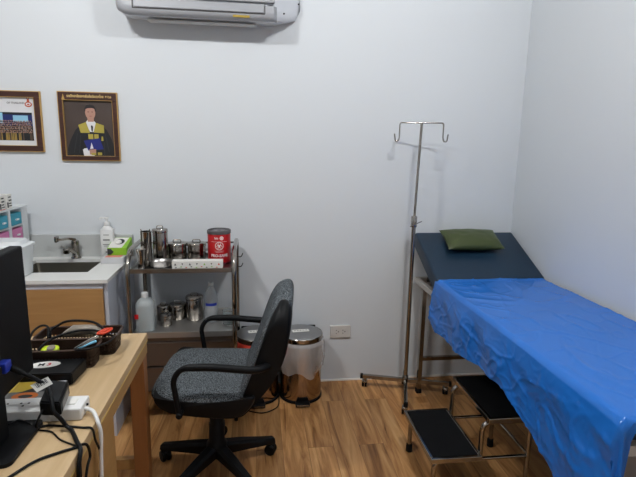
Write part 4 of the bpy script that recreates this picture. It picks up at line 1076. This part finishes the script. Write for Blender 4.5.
# cables
def cable(name, pts, r, m, label, cat='cable', n=8, **kw):
    return tag(obj(name, tube(B(), smooth_path(pts, n), r, 10), m, smooth=60), label, cat, 'cables on the desk')
T = ZD
t = thing('display_cable', (-.62, 1.3, T), 'thick black display cable with blue plug and paper tag', 'cable', 'cables on the desk')
bm = B(); tube(bm, smooth_path([(-.655, 1.289, .912), (-.640, 1.297, .899), (-.620, 1.300, .885), (-.605, 1.309, .869), (-.590, 1.313, .855), (-.575, 1.314, .842), (-.552, 1.277, .838), (-.536, 1.247, .835), (-.527, 1.231, .812), (-.513, 1.236, .785), (-.502, 1.238, .764), (-.483, 1.223, .758), (-.455, 1.175, .758), (-.434, 1.140, .754), (-.432, 1.115, .720), (-.436, 1.10, .60), (-.432, 1.11, .45)]), .0055, 10); cb = obj('cable_core', bm, M['black'], t, smooth=60)
bm = B(); box(bm, -.6715, -.648, 1.262, 1.296, .904, .932, .003); obj('plug', bm, M['vga'], t, label='blue display plug')
bm = B(); tube(bm, smooth_path([(-.650, 1.291, .909), (-.640, 1.297, .899), (-.626, 1.299, .889)]), .008, 10); obj('strain_relief', bm, M['black_soft'], t, smooth=60)
bm = B(); vs = [bm.verts.new(p) for p in ((-.610, 1.300, .852), (-.580, 1.268, .847), (-.556, 1.310, .849), (-.582, 1.344, .854))]; bm.faces.new(vs)
bmesh.ops.solidify(bm, geom=bm.faces[:], thickness=.0008); tg = obj('paper_tag', bm, M['paper'], t, label='white barcode tag')
bm = B(); 
for k in range(9):
    a = Vector((-.603, 1.300, .8532)).lerp(Vector((-.580, 1.336, .8552)), .1+.09*k); b = Vector((-.588, 1.282, .8500)).lerp(Vector((-.565, 1.318, .8520)), .1+.09*k)
    d = Vector((.0006*(1+k % 2), .0012*(1+k % 2), .0001)); bm.faces.new([bm.verts.new(p) for p in (a, b, b+d, a+d)])
obj('barcode', bm, M['gdark'], tg, recalc=False)
cable('thin_cable', [(-.76, 1.37, T+.003), (-.713, 1.337, T+.012+.0), (-.66, 1.262, T+.014), (-.637, 1.277, T+.014), (-.605, 1.262, T+.012), (-.581, 1.246, T+.003), (-.539, 1.232, T+.003), (-.501, 1.193, T+.003), (-.463, 1.168, T+.003), (-.440, 1.150, T+.004), (-.434, 1.135, T-.02), (-.434, 1.125, .60), (-.436, 1.12, .45)], .0022, M['black'], 'thinnest black cable winding from monitor base to desk edge')
cable('signal_cable', [(-.60, 1.01, T+.004), (-.563, 1.046, T+.004), (-.525, 1.106, T+.004), (-.48, 1.137, T+.004), (-.452, 1.152, T+.004), (-.436, 1.165, T+.004), (-.428, 1.172, T-.006), (-.427, 1.180, T-.04), (-.429, 1.16, .69), (-.432, 1.13, .62), (-.434, 1.12, .50)], .0035, M['black'], 'black cable crossing the desk nearest the camera then hanging down')
cable('adapter_cable', [(-.562, 1.253, T+.055), (-.568, 1.240, T+.04), (-.580, 1.246, T+.010), (-.556, 1.262, T+.003), (-.499, 1.252, T+.003), (-.463, 1.243, T+.003), (-.438, 1.238, T+.002), (-.431, 1.236, T-.03), (-.431, 1.265, .67), (-.432, 1.280, .640), (-.434, 1.26, .60), (-.434, 1.235, .55)], .003, M['black'], 'black lead curling from the adapter over the desk edge')
cable('mains_lead', [(-.486, 1.315, T+.018), (-.470, 1.312, T+.018), (-.452, 1.300, T+.014), (-.434, 1.272, T+.002), (-.426, 1.266, T-.03), (-.428, 1.262, .66), (-.430, 1.255, .56), (-.432, 1.25, .45)], .0055, M['white'], 'white mains lead running from the power strip over the desk edge')

# baskets
def basket(x0, x1, y0, y1, label):
    t = thing('storage_basket', ((x0+x1)/2, (y0+y1)/2, ZD), label, 'basket', 'dark brown plastic baskets on the desk')
    h = .068; r = .022
    def ring(g_, z_): return [(x, y, z_) for x, y in rrect(x0+g_, x1-g_, y0+g_, y1-g_, r, 5)]
    bm = B(); rs = []
    # wall with square holes: dense rings, skip faces
    ob = rrect(x0, x1, y0, y1, r, 5)
    # resample outline
    P = [Vector((x, y, 0)) for x, y in ob]; P.append(P[0]); dist = [0]
    for a, b in zip(P, P[1:]): dist.append(dist[-1]+(b-a).length)
    n = int(dist[-1]/.0055)//2*2; pts = []
    for k in range(n):
        d = dist[-1]*k/n; i = max(q for q in range(len(dist)-1) if dist[q] <= d); f = (d-dist[i])/max(1e-9, dist[i+1]-dist[i]); pts.append(P[i].lerp(P[i+1], f))
    c_ = Vector(((x0+x1)/2, (y0+y1)/2, 0)); lv = [0, .010, .016, .022, .028, .034, .040, .046, .056, h]
    for z_ in lv:
        tp = .90+.10*z_/h
        rs.append([bm.verts.new(((p.x-c_.x)*(1-(1-tp)*.5)+c_.x, (p.y-c_.y)*tp+c_.y, ZD+.001+z_)) for p in pts])
    for li, (A, D) in enumerate(zip(rs, rs[1:])):
        for k in range(n):
            if li in (1, 3, 5) and k % 2 == 0: continue
            bm.faces.new((A[k], A[(k+1) % n], D[(k+1) % n], D[k]))
    bm.faces.new(rs[0][::-1])
    bmesh.ops.solidify(bm, geom=bm.faces[:], thickness=.0015)
    obj('basket_body', bm, M['brown'], t)
    bm = B(); tube(bm, [Vector((p[0], p[1], ZD+h)) for p in rrect(x0-.002, x1+.002, y0-.002, y1+.002, r, 5)], .004, 8, closed=True); obj('rim', bm, M['brown'], t, smooth=40)
basket(-.80, -.545, 1.605, 1.700, 'dark brown perforated basket nearer the black device box')
basket(-.78, -.505, 1.708, 1.825, 'dark brown perforated basket farther back with cables in it')
# basket contents
zb = ZD+.03
t = thing('orange_scissors', (-.55, 1.66, ZD+.05), 'pair of scissors with orange red handles lying in the nearer basket', 'scissors')
A_, B_ = Vector((-.615, 1.628, ZD+.066)), Vector((-.556, 1.688, ZD+.085))
bm = B(); tube(bm, [A_, A_.lerp(B_, .5), B_], .003, rv=[.001, .004, .004], sq=None); tube(bm, [A_+Vector((.012, -.004, .0)), B_+Vector((.008, -.008, 0))], .003, rv=[.001, .004]); obj('blade', bm, M['chrome'], t, smooth=40)
bm = B()
d = (B_-A_).normalized(); s = Vector((d.y, -d.x, 0)).normalized()
for sg in (-1, 1):
    c_ = B_+d*.028+s*sg*.013+Vector((0, 0, .002+.004*sg)); 
    tube(bm, [c_+d*.020*math.cos(a*PI/8)+s*.0085*math.sin(a*PI/8) for a in range(16)], .0042, 8, closed=True)
obj('handle', bm, M['orange'], t, smooth=60, label='orange red handles')
tag(obj('marker_pen', tube(B(), [(-.612, 1.622, ZD+.060), (-.60, 1.632, ZD+.064), (-.565, 1.658, ZD+.072), (-.553, 1.666, ZD+.074)], .006, 12, rv=[.0015, .004, .0048, .004]), M['lightblue'], smooth=40), 'light blue pen lying beside the scissors in the basket', 'pen')
t = thing('tape_reel', (-.68, 1.65, ZD+.02), 'lime green tape dispenser with grey middle in the nearer basket', 'tape')
bm = B(); cushion(bm, (-.695, 1.640, ZD+.062), (1, .12, 0), (0, 1, .3), (0, 0, 1), .028, .015, .006, .03, 2.4, 6, 30); obj('tape_case', bm, M['lime'], t, smooth=60)
bm = B(); cushion(bm, (-.690, 1.636, ZD+.067), (1, .12, 0), (0, 1, .3), (0, 0, 1), .013, .012, .005, .004, 2.4, 6, 24); obj('tape_roll', bm, M['greyroll'], t, smooth=60, label='grey middle')
bm = B(); tube(bm, [(-.695, 1.765, ZD+.062), (-.66, 1.765, ZD+.078), (-.60, 1.768, ZD+.078), (-.560, 1.765, ZD+.066)], .02, 14, rv=[.010, .020, .019, .012]); tag(obj('plastic_wrapped_roll', bm, M['greyroll'], smooth=60), 'grey plastic wrapped bundle lying in the farther basket', 'bundle')
cable('looped_cable', [(-.74, 1.76, T+.03), (-.745, 1.775, T+.075), (-.729, 1.80, T+.085), (-.70, 1.805, T+.098), (-.652, 1.80, T+.102), (-.60, 1.79, T+.098), (-.565, 1.765, T+.088), (-.545, 1.74, T+.078), (-.55, 1.735, T+.05)], .0045, M['black'], 'black cable arching in a loop over the farther basket')
cable('looped_cable', [(-.735, 1.62, T+.05), (-.713, 1.649, T+.08), (-.687, 1.700, T+.084), (-.645, 1.735, T+.086), (-.595, 1.742, T+.086), (-.545, 1.725, T+.082), (-.516, 1.703, T+.080), (-.500, 1.685, T+.080), (-.505, 1.650, T+.078), (-.530, 1.620, T+.076), (-.560, 1.600, T+.074), (-.60, 1.598, T+.074)], .0042, M['black'], 'black cable running across both baskets and round the scissor handles')
cable('looped_cable', [(-.80, 1.73, T+.06), (-.792, 1.75, T+.085), (-.775, 1.775, T+.095), (-.752, 1.772, T+.09), (-.745, 1.75, T+.06)], .004, M['black'], 'short black cable loop in the farther basket beside the monitor')
# cable on the floor behind the chair
tag(obj('floor_cable', tube(B(), smooth_path([(-.10, 2.60, .004), (.02, 2.545, .004), (.10, 2.585, .004), (.125, 2.65, .004), (.128, 2.80, .004), (.13, 2.88, .004)]), .0035, 8), M['black'], smooth=60), 'thin black cable lying on the floor between the two bins', 'cable')

# ------------------------------------------------------------------ camera
cam = bpy.data.cameras.new('camera'); co = bpy.data.objects.new('camera', cam); C.objects.link(co)
F_PX = 485; cam.sensor_width = 36; cam.lens = F_PX*36/636; cam.clip_start = .02
psi, th, ro = math.radians(7.33), math.radians(10.74), math.radians(1.04)
f = Vector((math.sin(psi)*math.cos(th), math.cos(psi)*math.cos(th), -math.sin(th)))
r = Vector((math.cos(psi), -math.sin(psi), 0)); u = r.cross(f)
r2 = r*math.cos(ro)+u*math.sin(ro); u2 = -r*math.sin(ro)+u*math.cos(ro)
mw = Matrix.Identity(4)
for i in range(3): mw[i][0] = r2[i]; mw[i][1] = u2[i]; mw[i][2] = -f[i]
mw[2][3] = 1.5
co.matrix_world = mw
sc = bpy.context.scene; sc.camera = co
w = bpy.data.worlds.new('world'); sc.world = w; w.use_nodes = True
w.node_tree.nodes['Background'].inputs[0].default_value = (.75, .8, .85, 1); w.node_tree.nodes['Background'].inputs[1].default_value = .1
sc.view_settings.view_transform = 'Standard'; sc.view_settings.look = 'None'; sc.view_settings.gamma = 1; sc.view_settings.use_curve_mapping = False
sc.view_settings.exposure = .0
sc.cycles.use_denoising = True; sc.cycles.max_bounces = 10; sc.cycles.transparent_max_bounces = 12; sc.cycles.sample_clamp_indirect = 4; sc.cycles.caustics_refractive = False; sc.cycles.caustics_reflective = False
